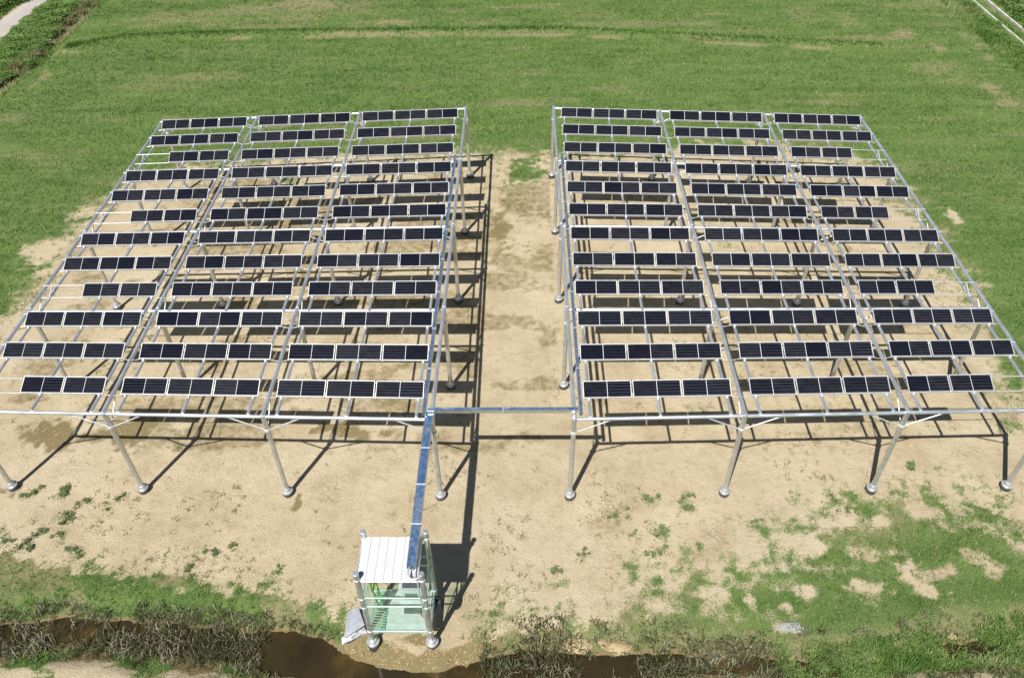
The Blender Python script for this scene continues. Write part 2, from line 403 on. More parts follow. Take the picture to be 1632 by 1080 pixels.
N.l(N.rng(n2, .3, .7, .14, .34), bs.inputs['Roughness'])
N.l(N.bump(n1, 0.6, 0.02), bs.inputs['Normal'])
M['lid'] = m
M['channel'] = simple('tray_channel', (0.66, 0.68, 0.70), 0.35, 0.85, 0.1, 6, 0.1)
M['seam'] = simple('roof_seam', (0.46, 0.46, 0.48), 0.5, 0.2, 0.1, 5, 0.1)
M['white_sheet'] = simple('white_roof_sheet', (0.60, 0.60, 0.61), 0.42, 0.0, 0.04, 3, 0.08)
M['back'] = simple('backsheet', (0.80, 0.81, 0.82), 0.4, 0.0, 0.03, 3, 0.05)
M['dark'] = simple('dark_plastic', (0.03, 0.035, 0.045), 0.45, 0.0, 0.3, 8, 0.1)
M['grey_box'] = simple('cabinet_paint', (0.72, 0.73, 0.72), 0.4, 0.0, 0.05, 4, 0.1)
M['lime'] = simple('lime_paint', (0.30, 0.62, 0.12), 0.45, 0.0, 0.12, 6, 0.1)
M['red'] = simple('red_cable', (0.5, 0.06, 0.05), 0.5, 0.0, 0.1, 6, 0.1)
M['deck'] = simple('deck_board', (0.60, 0.61, 0.60), 0.5, 0.1, 0.10, 5, 0.1)
M['slat'] = simple('green_slat', (0.20, 0.42, 0.30), 0.5, 0.0, 0.12, 7, 0.1)
M['concrete'] = simple('concrete', (0.54, 0.52, 0.46), 0.85, 0.0, 0.3, 1.6, 0.08)
M['rock'] = simple('pale_rock', (0.42, 0.32, 0.18), 0.9, 0.0, 0.25, 4, 0.05)
M['grey_rock'] = simple('grey_rock', (0.34, 0.34, 0.33), 0.9, 0.0, 0.25, 4, 0.05)
M['sheet'] = simple('zinc_sheet', (0.20, 0.22, 0.25), 0.55, 0.2, 0.12, 3, 0.12)

# solar cells: dark blue-black glass with a fine grid of silver ribbons, their dotted glints painted in
m, nt, bs, out = new_mat('solar_cell'); N = NT(nt)
tc = N.n('TexCoord').outputs['Object']
sp = N.n('SeparateXYZ'); N.l(tc, sp.inputs[0])
oi = N.n('ObjectInfo').outputs['Random']
def lines(v, period, width):
    fr = N.math('FRACT', N.math('DIVIDE', N.math('ADD', v, 50.0), period))
    return N.math('LESS_THAN', N.math('ABSOLUTE', N.math('SUBTRACT', fr, 0.5)), width / period / 2)
hor = lines(sp.outputs[1], 0.0985, 0.0065)
ver = lines(sp.outputs[0], 0.055, 0.009)
glint_dot = N.math('MULTIPLY', lines(sp.outputs[1], 0.0493, 0.012), ver)  # sun glints on the ribbons, painted as pale dots
k1 = N.rng(oi, 0.0, 1.0, 0.02, 0.20, False)
k2 = N.rng(N.math('FRACT', N.math('MULTIPLY', oi, 7.13)), 0.45, 1.0, 0.0, 0.20)
lf = N.math('MAXIMUM', N.math('MULTIPLY', hor, k1), N.math('MULTIPLY', glint_dot, k2))
nz = N.noise(tc, 2.2, 3)
cell = N.mix(nz, (0.004, 0.005, 0.009), (0.009, 0.010, 0.018))
dst = N.math('MULTIPLY', N.math('FRACT', N.math('MULTIPLY', oi, 3.71)), N.rng(N.noise(tc, 4.0, 4), 0.3, 0.75, 0.0, 0.025))
cell = N.mix(dst, cell, (0.5, 0.45, 0.36))
N.l(N.mix(lf, cell, (0.62, 0.63, 0.66)), bs.inputs['Base Color'])
N.l(N.rng(N.math('FRACT', N.math('MULTIPLY', oi, 5.3)), 0, 1, 0.08, 0.24), bs.inputs['Roughness'])
bs.inputs['Specular IOR Level'].default_value = 0.38
M['cell'] = m

# green plastic netting (see-through sheet)
m, nt, bs, out = new_mat('green_netting'); N = NT(nt)
bs.inputs['Base Color'].default_value = (0.50, 0.68, 0.58, 1); bs.inputs['Roughness'].default_value = 0.55
tr = N.n('BsdfTransparent'); tr.inputs[0].default_value = (0.93, 0.985, 0.955, 1)
mx = N.n('MixShader')
N.l(N.rng(N.noise(N.n('TexCoord').outputs['Object'], 5, 3), 0.35, 0.7, 0.05, 0.12), mx.inputs[0])
N.l(tr.outputs[0], mx.inputs[1]); N.l(bs.outputs[0], mx.inputs[2]); N.l(mx.outputs[0], out.inputs[0])
M['net'] = m


def leaf_mat(name, c0, c1, c2, trans=0.25):
    m, nt, bs, out = new_mat(name); N = NT(nt)
    at = N.n('Attribute'); at.attribute_name = 'tint'
    col = N.ramp(at.outputs['Fac'], [(0.0, c0), (0.5, c1), (1.0, c2)])
    N.l(col, bs.inputs['Base Color'])
    bs.inputs['Roughness'].default_value = 0.6
    bs.inputs['Specular IOR Level'].default_value = 0.3
    tl = N.n('BsdfTranslucent'); N.l(N.mix(1.0, col, (1.0, 1.0, 0.55), 'MULTIPLY'), tl.inputs[0])
    mx = N.n('MixShader'); mx.inputs[0].default_value = trans
    N.l(bs.outputs[0], mx.inputs[1]); N.l(tl.outputs[0], mx.inputs[2]); N.l(mx.outputs[0], out.inputs[0])
    return m


M['grass'] = leaf_mat('grass_blades', (0.062, 0.150, 0.024), (0.215, 0.345, 0.080), (0.46, 0.40, 0.24))
M['reed'] = leaf_mat('reed_blades', (0.045, 0.055, 0.020), (0.135, 0.140, 0.058), (0.42, 0.38, 0.28), 0.12)
M['shrub'] = leaf_mat('shrub_leaves', (0.095, 0.195, 0.042), (0.200, 0.330, 0.085), (0.38, 0.42, 0.17), 0.25)
M['dryshrub'] = leaf_mat('dry_stalks', (0.14, 0.16, 0.055), (0.25, 0.225, 0.115), (0.36, 0.30, 0.18), 0.15)
M['weed'] = leaf_mat('weed_leaves', (0.105, 0.165, 0.058), (0.180, 0.250, 0.100), (0.32, 0.34, 0.18), 0.25)
M['stem'] = simple('woody_stem', (0.12, 0.09, 0.055), 0.85, 0.0, 0.2, 9, 0.05)

# ground
m, nt, bs, out = new_mat('ground_soil_and_turf'); N = NT(nt)
pos = N.n('NewGeometry').outputs['Position']
at = N.n('Attribute'); at.attribute_name = 'cover'
sr = N.n('SeparateColor'); N.l(at.outputs['Color'], sr.inputs[0])
aG, aD, aW = sr.outputs[0], sr.outputs[1], sr.outputs[2]
nA = N.noise(pos, 0.55, 6, 0.6); nB = N.noise(pos, 3.2, 6, 0.65); nC = N.noise(pos, 17.0, 5, 0.7); nD = N.noise(pos, 55.0, 3, 0.7)
soil = N.ramp(nA, [(0.28, (0.385, 0.305, 0.182)), (0.46, (0.495, 0.408, 0.264)), (0.72, (0.590, 0.502, 0.345))])
soil = N.mix(N.rng(nB, 0.48, 0.70, 0.0, 0.55), soil, (0.365, 0.275, 0.165))
soil = N.mix(N.rng(nC, 0.50, 0.70, 0.0, 0.60), soil, (0.29, 0.215, 0.13))
soil = N.mix(N.rng(nD, 0.54, 0.70, 0.0, 0.75), soil, (0.62, 0.54, 0.40))
vo = N.n('TexVoronoi'); vo.inputs['Scale'].default_value = 8.5; N.l(pos, vo.inputs['Vector'])
clm = N.rng(N.noise(pos, 0.42, 4, 0.6), 0.52, 0.72)
soil = N.mix(N.math('MULTIPLY', clm, N.rng(vo.outputs['Distance'], 0.25, 0.75, 0.0, 0.55)), soil, (0.27, 0.205, 0.125))
soil = N.mix(N.rng(N.noise(pos, 0.16, 3), 0.45, 0.7, 0.0, 0.35), soil, (0.60, 0.515, 0.38))
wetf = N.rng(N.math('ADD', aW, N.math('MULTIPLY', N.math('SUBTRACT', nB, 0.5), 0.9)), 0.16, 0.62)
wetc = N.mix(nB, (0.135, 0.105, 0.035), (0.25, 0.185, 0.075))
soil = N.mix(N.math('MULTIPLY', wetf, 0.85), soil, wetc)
mp = N.n('Mapping'); mp.inputs['Scale'].default_value = (0.35, 1.4, 1.0); N.l(pos, mp.inputs[0])
nS = N.noise(mp.outputs[0], 0.9, 5, 0.6)
turf = N.ramp(N.math('ADD', N.math('MULTIPLY', nC, 0.55), N.math('MULTIPLY', nS, 0.45)), [(0.32, (0.052, 0.098, 0.022)), (0.48, (0.105, 0.170, 0.042)), (0.64, (0.190, 0.240, 0.080))])
dryf = N.rng(N.math('ADD', aD, N.math('MULTIPLY', N.math('SUBTRACT', nB, 0.5), 1.0)), 0.08, 0.85)
turf = N.mix(N.math('MULTIPLY', dryf, 0.8), turf, N.mix(nC, (0.22, 0.175, 0.09), (0.40, 0.325, 0.20)))
gf = N.math('ADD', aG, N.math('ADD', N.math('MULTIPLY', N.math('SUBTRACT', nC, 0.5), 1.5), N.math('MULTIPLY', N.math('SUBTRACT', nB, 0.5), 0.7)))
gf = N.rng(gf, 0.34, 0.80)
N.l(N.mix(gf, soil, turf), bs.inputs['Base Color'])
N.l(N.rng(wetf, 0, 1, 0.92, 0.55), bs.inputs['Roughness'])
bs.inputs['Specular IOR Level'].default_value = 0.25
hh = N.math('ADD', N.math('SUBTRACT', N.math('MULTIPLY', nB, 0.5), N.math('MULTIPLY', N.math('MULTIPLY', clm, vo.outputs['Distance']), 0.35)), N.math('ADD', N.math('MULTIPLY', nC, 0.35), N.math('MULTIPLY', nD, 0.15)))
N.l(N.bump(hh, 1.0, 0.11), bs.inputs['Normal'])
M['ground'] = m

# pale gravel road
m, nt, bs, out = new_mat('gravel'); N = NT(nt)
pos = N.n('NewGeometry').outputs['Position']
N.l(N.mix(N.noise(pos, 14, 5, 0.7), N.ramp(N.noise(pos, 0.8, 4), [(0.3, (0.42, 0.38, 0.34)), (0.7, (0.56, 0.53, 0.49))]), (0.40, 0.35, 0.31)), bs.inputs['Base Color'])
bs.inputs['Roughness'].default_value = 0.95
N.l(N.bump(N.noise(pos, 25, 4), 0.8, 0.03), bs.inputs['Normal'])
M['gravel'] = m

# muddy ditch water
m, nt, bs, out = new_mat('muddy_water'); N = NT(nt)
pos = N.n('NewGeometry').outputs['Position']
N.l(N.ramp(N.noise(pos, 0.6, 5, 0.6), [(0.35, (0.022, 0.017, 0.008)), (0.55, (0.038, 0.028, 0.012)), (0.76, (0.11, 0.068, 0.02))]), bs.inputs['Base Color'])
bs.inputs['Roughness'].default_value = 0.09
bs.inputs['IOR'].default_value = 1.33
N.l(N.bump(N.noise(pos, 3.5, 3), 0.15, 0.02), bs.inputs['Normal'])
M['water'] = m

# ------------------------------------------------------------------ ground sheet
xs = np.concatenate([np.array([-700, -400, -200, -110, -70, -55]), np.arange(-48, -17, 0.22), np.arange(-17, 18, 0.125), np.arange(18.05, 48, 0.22), np.array([55, 70, 110, 200, 400, 700])])
ys = np.concatenate([np.array([-300, -120, -60, -30, -18, -12]), np.arange(-9, 1, 0.1), np.arange(1, 24, 0.16), np.arange(24.05, 56, 0.25), np.array([60, 75, 110, 200, 400, 800, 1500])])
GX, GY = np.meshgrid(xs, ys)
fx, fy = GX.ravel(), GY.ravel()
gz, gG, gD, gW, gDD, gBare = terrain(fx, fy)
nx, ny = len(xs), len(ys)
gme = bpy.data.meshes.new('ground')
co = np.stack([fx, fy, gz], 1).astype(np.float32)
ii = np.arange(nx * ny).reshape(ny, nx)
quads = np.stack([ii[:-1, :-1], ii[:-1, 1:], ii[1:, 1:], ii[1:, :-1]], -1).reshape(-1, 4)
gme.vertices.add(len(co)); gme.vertices.foreach_set('co', co.ravel())
gme.loops.add(quads.size); gme.loops.foreach_set('vertex_index', quads.ravel().astype(np.int32))
gme.polygons.add(len(quads)); gme.polygons.foreach_set('loop_start', np.arange(0, quads.size, 4, dtype=np.int32))
gme.polygons.foreach_set('use_smooth', np.ones(len(quads), bool))
gme.update(calc_edges=True)
ca = gme.attributes.new('cover', 'FLOAT_COLOR', 'POINT')
ca.data.foreach_set('color', np.stack([gG, gD, gW, np.ones_like(gG)], 1).astype(np.float32).ravel())
gme.materials.append(M['ground'])
tag(link('ground', gme), kind='structure')

# water sheet in the ditch
wp = [(p[0], p[1] + 0.45) for p in NORTH_BANK] + [(p[0], p[1] - 0.45) for p in reversed(SOUTH_BANK)]
WL = -0.33
nN, nS_ = len(NORTH_BANK), len(SOUTH_BANK)
cutx = np.linspace(-17.3, 17.4, 90)
wv, wf = [], []
for k, x in enumerate(cutx):
    yn = np.interp(x, [p[0] for p in NORTH_BANK], [p[1] for p in NORTH_BANK]); ysb = np.interp(x, [p[0] for p in SOUTH_BANK], [p[1] for p in SOUTH_BANK])
    wv += [(x, yn + 0.6, WL), (x, ysb - 0.6, WL)]
    if k: wf.append((2 * k - 2, 2 * k - 1, 2 * k + 1, 2 * k))
tag(link('ditch_water', mesh_from('ditch_water', wv, wf, M['water'])), kind='structure')

# gravel road on the far left
rv, rf = [], []
for k, y in enumerate(np.linspace(14, 120, 160)):
    w = 0.12 * math.sin(y * 1.3) + 0.08 * math.sin(y * 3.1)
    for x, z in ((ROAD_X[0] + w * .6, 0.005), (ROAD_X[0] + .35, 0.02), (-36.03, 0.035), (ROAD_X[1] - .35, 0.02), (ROAD_X[1] + w, 0.005)):
        rv.append((x, y, z))
    if k:
        a = 5 * (k - 1); b = 5 * k
        for j in range(4): rf.append((a + j, a + j + 1, b + j + 1, b + j))
tag(link('gravel_road', mesh_from('gravel_road', rv, rf, M['gravel'], True)), kind='structure')

# concrete irrigation channel on the far right: two low walls and a silted bed
ch = empty('irrigation_channel', (34.0, 40, 0))
tag(ch, 'narrow concrete irrigation channel with two pale walls past the right hedge', 'channel')
for x in (33.48, 34.52):
    for k in range(22):
        y0 = 18 + k * 2.0
        mb = MB().box(x - 0.07 - 34, x + 0.07 - 34, y0 - 40 + 0.012, y0 - 40 + 1.988, -0.45, 0.075 + 0.012 * random.random())
        mb.build('wall_segment', M['concrete'], ch)

# ------------------------------------------------------------------ the two steel frames
G2 = 4.1725 / 2
LXC = [0.0, 5.0, 9.7779, 14.1552]
YR = [0.0, 4.9667, 9.9439, 14.8832, 19.845]
H = 3.7962
SK0, SK1 = 0.0254, -0.0053


def P3(side, lx, y, z):
    """plan coordinates of a frame (distance from the inner column, depth) to world"""
    return Vector((side * (G2 + lx), y + (SK0 + SK1 * y) * lx, z))


_cache = {}


def pipe(name, a, b, r, mat, parent, n=10):
    """a straight tube between two world points as one object; alike tubes share their mesh"""
    a = Vector(a); b = Vector(b)
    L = (b - a).length
    key = (round(r, 4), round(L, 2), mat.name, n)
    if key not in _cache:
        _cache[key] = MB().tube((0, 0, 0), (0, 0, 1), r, n).mesh(name, mat)
    o = bpy.data.objects.new(name, _cache[key])
    COL.objects.link(o)
    d = (b - a).normalized()
    o.parent = parent
    o.location = a - parent.matrix_world.translation if parent.parent is None else a - parent.location - parent.parent.location
    o.rotation_mode = 'QUATERNION'
    o.rotation_quaternion = d.to_track_quat('Z', 'Y')
    o.scale = (1, 1, L)
    return o


POST_R = 0.075
post_me = MB().tube((0, 0, 0.10), (0, 0, H + 0.03), POST_R, 16).mesh('post', M['galv_post'])
flange_me = MB().lathe([(0.02, 0.17), (0.165, 0.17), (0.175, 0.18), (0.175, 0.205), (0.165, 0.215), (0.125, 0.22), (0.112, 0.25), (0.10, 0.33), (0.075, 0.335)], 24).mesh('base_flange', M['flange'])
pile_me = MB().lathe([(0.160, -0.35), (0.160, 0.10), (0.178, 0.11), (0.178, 0.14), (0.160, 0.15), (0.160, 0.168), (0.02, 0.169)], 24).mesh('pile_head', M['pile'])
collar_me = MB().lathe([(0.082, -0.05), (0.098, -0.045), (0.098, 0.045), (0.082, 0.05)], 16).mesh('clamp_collar', M['galv_bright'])
cap_me = MB().lathe([(0.085, -0.03), (0.085, 0.035), (0.05, 0.05), (0.01, 0.052)], 16).mesh('post_cap', M['galv'])
knuckle_me = MB().box(-0.03, 0.03, -0.035, 0.035, -0.05, 0.07).mesh('rail_clamp', M['galv_bright'])

BEAM_R = 0.056
LONG_R = 0.060
PURL_R = 0.046
RAIL_R = 0.016
TILT = R(25)
PL = 0.54
ROW0, ROWP = 0.692, 1.632
BAYS = [(0.30, 4.72), (5.28, 9.46), (10.00, 13.85)]
PURL = [(0.46, 2.52, 4.58), (5.44, 7.40, 9.34), (10.14, 11.95, 13.72)]
ZL = H + 0.10


def frame(side, label):
    root = empty('mounting_frame', (side * (G2 + 7.0), 9.9, 0))
    tag(root, label, 'frame', 'steel panel frames')
    bpy.context.view_layer.update()
    org = root.location
    # posts with base flange, pile head, collar and cap
    for lx in LXC:
        for y in YR:
            p = P3(side, lx, y, 0)
            po = link('post', post_me, root, p - org)
            link('base_flange', flange_me, po)
            link('pile_head', pile_me, po)
            link('clamp_collar', collar_me, po, (0, 0, H - 0.62))
            link('post_cap', cap_me, po, (0, 0, H))
    # main beams along the depth and cross beams along the width
    for lx in LXC:
        for k in range(4):
            pipe('main_beam', P3(side, lx, YR[k] + (0.07 if k else -0.05), H + 0.012), P3(side, lx, YR[k + 1] - 0.07 + (0.12 if k == 3 else 0), H + 0.012), LONG_R, M['galv'], root, 12)
    for y in YR:
        for k in range(3):
            pipe('cross_beam', P3(side, LXC[k] + 0.07, y, H - 0.05), P3(side, LXC[k + 1] - 0.07, y, H - 0.05), BEAM_R, M['galv'], root, 12)
    # purlins, three to a bay
    for b in range(3):
        for lx in PURL[b]:
            for k in range(4):
                pipe('purlin', P3(side, lx, YR[k] + 0.01, H + 0.035), P3(side, lx, YR[k + 1] - 0.01, H + 0.035), PURL_R, M['galv'], root)
    # knee braces
    for ci, lx in enumerate(LXC):
        for ri, y in enumerate(YR):
            for s in (-1, 1):
                if 0 <= ci + s < 4:
                    pipe('brace', P3(side, lx + s * 0.075, y, H - 0.62), P3(side, lx + s * 1.12, y, H - 0.09), 0.022, M['galv_bright'], root, 8)
                if 0 <= ri + s < 5:
                    pipe('brace', P3(side, lx, y + s * 0.075, H - 0.62), P3(side, lx, y + s * 1.0, H - 0.04), 0.018, M['galv_bright'], root, 8)
    # two rails under each panel row, with clamps and risers on the purlins
    for j in range(12):
        yl = ROW0 + ROWP * j
        short = j % 3 == 0
        for b in range(3):
            x0, x1 = BAYS[b]
            e1 = 14.0 if b == 2 else x1 + 0.03
            yu, zu = yl + (PL - 0.03) * math.cos(TILT), ZL - 0.03 + (PL - 0.03) * math.sin(TILT)
            pipe('rail', P3(side, x0 - 0.03, yl + 0.03, ZL - 0.032), P3(side, e1, yl + 0.03, ZL - 0.032), RAIL_R, M['galv_bright'], root, 8)
            pipe('rail', P3(side, x0 - 0.03, yu, zu), P3(side, e1, yu, zu), RAIL_R, M['galv_bright'], root, 8)
            for lx in PURL[b]:
                link('rail_clamp', knuckle_me, root, P3(side, lx, yl - 0.01, ZL - 0.06) - org)
                pipe('riser', P3(side, lx, yu - 0.02, H + 0.05), P3(side, lx, yu, zu - 0.005), 0.018, M['galv_bright'], root, 8)
                if short:
                    pipe('riser', P3(side, lx, yl + 0.06, H + 0.06), P3(side, lx, yu - 0.02, zu - 0.02), 0.015, M['galv_bright'], root, 8)
        # earth wire that bridges the gap between the bays
        for b in range(2):
            a = P3(side, BAYS[b][1] + 0.02, yl + 0.03, ZL - 0.035); c = P3(side, BAYS[b + 1][0] - 0.02, yl + 0.03, ZL - 0.035)
            mid = (a + c) / 2 + Vector((0, 0, -0.045))
            MB().path([a - org, (a * .6 + mid * .4) - org + Vector((0, 0, -.02)), mid - org, (c * .6 + mid * .4) - org + Vector((0, 0, -.02)), c - org], 0.009, 6).build('earth_wire', M['galv_bright'], root)
    return root


frame_l = frame(-1, 'left galvanised steel post-and-beam frame carrying rows of solar panels')
frame_r = frame(1, 'right galvanised steel post-and-beam frame carrying rows of solar panels')

# ------------------------------------------------------------------ solar panels
GAP = 0.042
pmesh = {}
for b in range(3):
    w = (BAYS[b][1] - BAYS[b][0] - 2 * GAP) / 3
    t = 0.019; hgt = 0.036; hw = w / 2
    fr = MB()
    fr.box(-hw, hw, 0, t, 0, hgt); fr.box(-hw, hw, PL - t, PL, 0, hgt)
    fr.box(-hw, -hw + t, t, PL - t, 0, hgt); fr.box(hw - t, hw, t, PL - t, 0, hgt)
    bk = MB().box(-hw + t, hw - t, t, PL - t, 0.012, 0.026)
    cw = hw - t - 0.007 - 0.004
    ce = MB().box(-cw / 2, cw / 2, -(PL / 2 - t - 0.005), PL / 2 - t - 0.005, 0, 0.004)
    pmesh[b] = (w, fr.mesh('frame', M['alu']), bk.mesh('backsheet', M['back']), ce.mesh('cell_block', M['cell']), cw)
jb_me = MB().box(-0.06, 0.06, -0.03, 0.03, -0.02, 0.012).mesh('junction_box', M['dark'])
ORD = ['first', 'second', 'third', 'fourth', 'fifth', 'sixth', 'seventh', 'eighth', 'ninth', 'tenth', 'eleventh', 'twelfth']
for side, sname in ((-1, 'left'), (1, 'right')):
    for j in range(12):
        yl = ROW0 + ROWP * j
        slope = SK0 + SK1 * yl
        slots = [(b, i) for b in range(3) for i in range(3) if not (j % 3 == 0 and b == 2 and i == 2)]
        if side < 0: slots = slots[::-1]
        for n, (b, i) in enumerate(slots):
            w, f_me, b_me, c_me, cw = pmesh[b]
            lx = BAYS[b][0] + w / 2 + i * (w + GAP)
            p = empty('solar_panel', P3(side, lx, yl, ZL))
            p.empty_display_size = 0.1
            p.rotation_euler = (TILT + R(random.uniform(-.7, .7)), 0, math.atan(slope) * side)
            row = 'front row' if j == 0 else ('rear row' if j == 11 else ORD[j] + ' row from the front')
            tag(p, f'black solar panel on {sname} frame, {row}, {ORD[n]} from its left end', 'solar panel', f'solar panels on the {sname} frame')
            link('frame', f_me, p); link('backsheet', b_me, p)
            link('cell_block', c_me, p, (-cw / 2 - 0.007, PL / 2, 0.0262)); link('cell_block', c_me, p, (cw / 2 + 0.007, PL / 2, 0.0262))
            link('junction_box', jb_me, p, (0, PL * .6, 0))

# ------------------------------------------------------------------ cable trays (lidded channels, sky reflection painted into the lid colour)
def tray(pts_a, pts_b, width, depth, label, seg=2.0, group='cable trays'):
    a = Vector(pts_a); b = Vector(pts_b)
    L = (b - a).length
    root = empty('cable_tray', a)
    root.rotation_mode = 'QUATERNION'
    d = (b - a).normalized()
    side = d.cross(Vector((0, 0, 1))).normalized()
    up = side.cross(d)
    root.rotation_quaternion = Matrix((side, d, up)).transposed().to_quaternion()
    tag(root, label, 'cable tray', group)
    hw = width / 2
    mb = MB()
    mb.box(-hw, hw, 0, L, -depth, -depth + 0.006); mb.box(-hw, -hw + 0.008, 0, L, -depth + 0.006, -0.002); mb.box(hw - 0.008, hw, 0, L, -depth + 0.006, -0.002)
    mb.box(-hw - .004, -hw + 0.018, 0, L, -0.002, 0.012); mb.box(hw - 0.018, hw + .004, 0, L, -0.002, 0.012)
    mb.build('channel', M['channel'], root)
    n = max(1, int(round(L / seg))); s = L / n
    for k in range(n):
        q = MB().box(-hw + 0.019, hw - 0.019, 0.003, s - 0.003, 0, 0.008)
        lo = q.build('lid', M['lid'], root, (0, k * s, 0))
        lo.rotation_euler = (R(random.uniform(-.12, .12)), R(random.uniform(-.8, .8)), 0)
        if k:
            MB().box(-hw - 0.014, hw + 0.014, -0.018, 0.018, 0.0125, 0.0165).box(-hw - 0.018, -hw - 0.012, -0.018, 0.018, -depth, 0.0165).box(hw + 0.012, hw + 0.018, -0.018, 0.018, -depth, 0.0165).build('clamp_strap', M['galv_bright'], root, (0, k * s, 0))
    return root


TZ = H + 0.22
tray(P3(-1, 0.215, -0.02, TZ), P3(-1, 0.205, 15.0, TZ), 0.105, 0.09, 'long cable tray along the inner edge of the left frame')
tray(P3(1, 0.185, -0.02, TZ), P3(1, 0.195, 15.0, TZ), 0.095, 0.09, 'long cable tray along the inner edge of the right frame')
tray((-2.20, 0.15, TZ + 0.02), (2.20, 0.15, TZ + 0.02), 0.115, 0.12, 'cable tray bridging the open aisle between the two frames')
tray((-2.16, 0.06, 3.93), (-2.215, -4.82, 3.66), 0.235, 0.12, 'wide cable tray with painted sky-blue reflection sloping down to the equipment hut', 1.25)

# ------------------------------------------------------------------ equipment hut on four posts
HX0, HX1, HY0, HY1 = -3.585, -1.95, -5.0, -3.78
hut = empty('equipment_hut', ((HX0 + HX1) / 2, (HY0 + HY1) / 2, 0))
tag(hut, 'small raised open hut with white ribbed roof beside the ditch', 'hut')
ho = hut.location.copy()
hz = 3.62
hp_me = MB().tube((0, 0, 0.1), (0, 0, hz), 0.070, 16).mesh('post', M['galv_post'])
hcap_me = MB().lathe([(0.078, -0.05), (0.078, 0.012), (0.06, 0.03), (0.01, 0.033)], 16).mesh('post_cap', M['galv'])
hfl_me = MB().lathe([(0.02, 0.17), (0.170, 0.17), (0.180, 0.18), (0.180, 0.205), (0.170, 0.215), (0.13, 0.22), (0.115, 0.25), (0.115, 0.33), (0.085, 0.335)], 24).mesh('base_flange', M['flange'])
ring_me = MB().lathe([(0.072, -0.022), (0.085, -0.02), (0.085, 0.02), (0.072, 0.022)], 16).mesh('clamp_collar', M['galv_bright'])
for x in (HX0, HX1):
    for y in (HY0, HY1):
        po = link('post', hp_me, hut, Vector((x, y, 0)) - ho)
        link('post_cap', hcap_me, po, (0, 0, hz)); link('base_flange', hfl_me, po); link('pile_head', pile_me, po)
        for z in (0.80, 2.05, 2.47, 3.36):
            link('clamp_collar', ring_me, po, (0, 0, z))
def hpipe(name, a, b, r, mat, n=10):
    return MB().tube(Vector(a) - ho, Vector(b) - ho, r, n).build(name, mat, hut)
for y in (HY0, HY1):
    for z in (2.05, 2.47):
        hpipe('guard_rail', (HX0 + .09, y, z), (HX1 - .09, y, z), 0.024, M['galv_bright'])
    hpipe('roof_beam', (HX0 + .09, y, 3.27), (HX1 - .09, y, 3.27), 0.03, M['galv'])
    hpipe('deck_beam', (HX0 + .09, y, 0.74), (HX1 - .09, y, 0.74), 0.035, M['galv'])
for x in (HX0, HX1):
    for z in (2.05, 2.47):
        hpipe('guard_rail', (x, HY0 + .09, z + .03), (x, HY1 - .09, z + .03), 0.024, M['galv_bright'])
    hpipe('deck_beam', (x, HY0 + .09, 0.74), (x, HY1 - .09, 0.74), 0.035, M['galv'])
hpipe('side_rail', (HX1 - .10, HY0 + .02, 3.47), (HX1 - .10, HY1 - .02, 3.50), 0.024, M['galv_bright'])
hpipe('brace', (HX1 + .02, HY1 - .07, 3.30), (HX1 + .0, HY0 + .12, 1.0), 0.018, M['galv_bright'])
hpipe('brace', (HX0 + .0, HY1 - .07, 3.10), (HX0 + .0, HY0 + .12, 1.0), 0.018, M['galv_bright'])
# roof: ribbed white sheets, each its own piece
rn = 7
rw = (1.565) / rn
for k in range(rn):
    x0 = -3.60 + k * rw - ho.x
    mb = MB()
    sl = Matrix.Translation((0, HY0 - ho.y - 0.03, 3.335)) @ Matrix.Rotation(R(2.2), 4, 'X')
    mb.box(x0 + 0.0065, x0 + rw - 0.0065, 0, 1.25, 0, 0.018, sl)
    mb.box(x0 - 0.004, x0 + 0.009, 0, 1.25, -0.03, -0.004, sl)
    mb.build('roof_sheet', M['white_sheet'], hut)
    if k: MB().box(x0 - 0.006, x0 + 0.006, 0, 1.25, 0.002, 0.024, sl).build('roof_seam', M['seam'], hut)
MB().box(-3.63 - ho.x, -3.605 - ho.x, HY0 - ho.y - .03, HY1 - ho.y + .02, 3.30, 3.375).build('roof_edge', M['galv_bright'], hut)
# deck boards, grating and netting
for k in range(6):
    y0 = HY0 + 0.02 + k * 0.20
    MB().box(HX0 + .42 - ho.x, HX1 - ho.x - .04, y0 - ho.y, y0 - ho.y + 0.192, 0.78, 0.81).build('deck_board', M['deck'], hut)
for k in range(15):
    y0 = HY0 + 0.02 + k * 0.08
    MB().box(HX0 + .03 - ho.x, HX0 + .40 - ho.x, y0 - ho.y, y0 - ho.y + 0.042, 0.785, 0.81).build('grating_slat', M['slat'], hut)
MB().box(HX0 + .05 - ho.x, HX1 - .05 - ho.x, HY0 - 0.112 - ho.y, HY0 - 0.109 - ho.y, 0.78, 3.10).build('netting', M['net'], hut)
MB().box(HX0 - .112 - ho.x, HX0 - .109 - ho.x, HY0 + .05 - ho.y, HY1 - .05 - ho.y, 0.85, 2.55).build('netting', M['net'], hut)
MB().box(HX1 + .109 - ho.x, HX1 + .112 - ho.x, HY0 + .05 - ho.y, HY1 - .02 - ho.y, 0.70, 2.95).build('netting', M['net'], hut)
MB().box(HX0 + .05 - ho.x, HX1 - .05 - ho.x, HY1 + 0.109 - ho.y, HY1 + 0.112 - ho.y, 0.85, 2.9).build('netting', M['net'], hut)
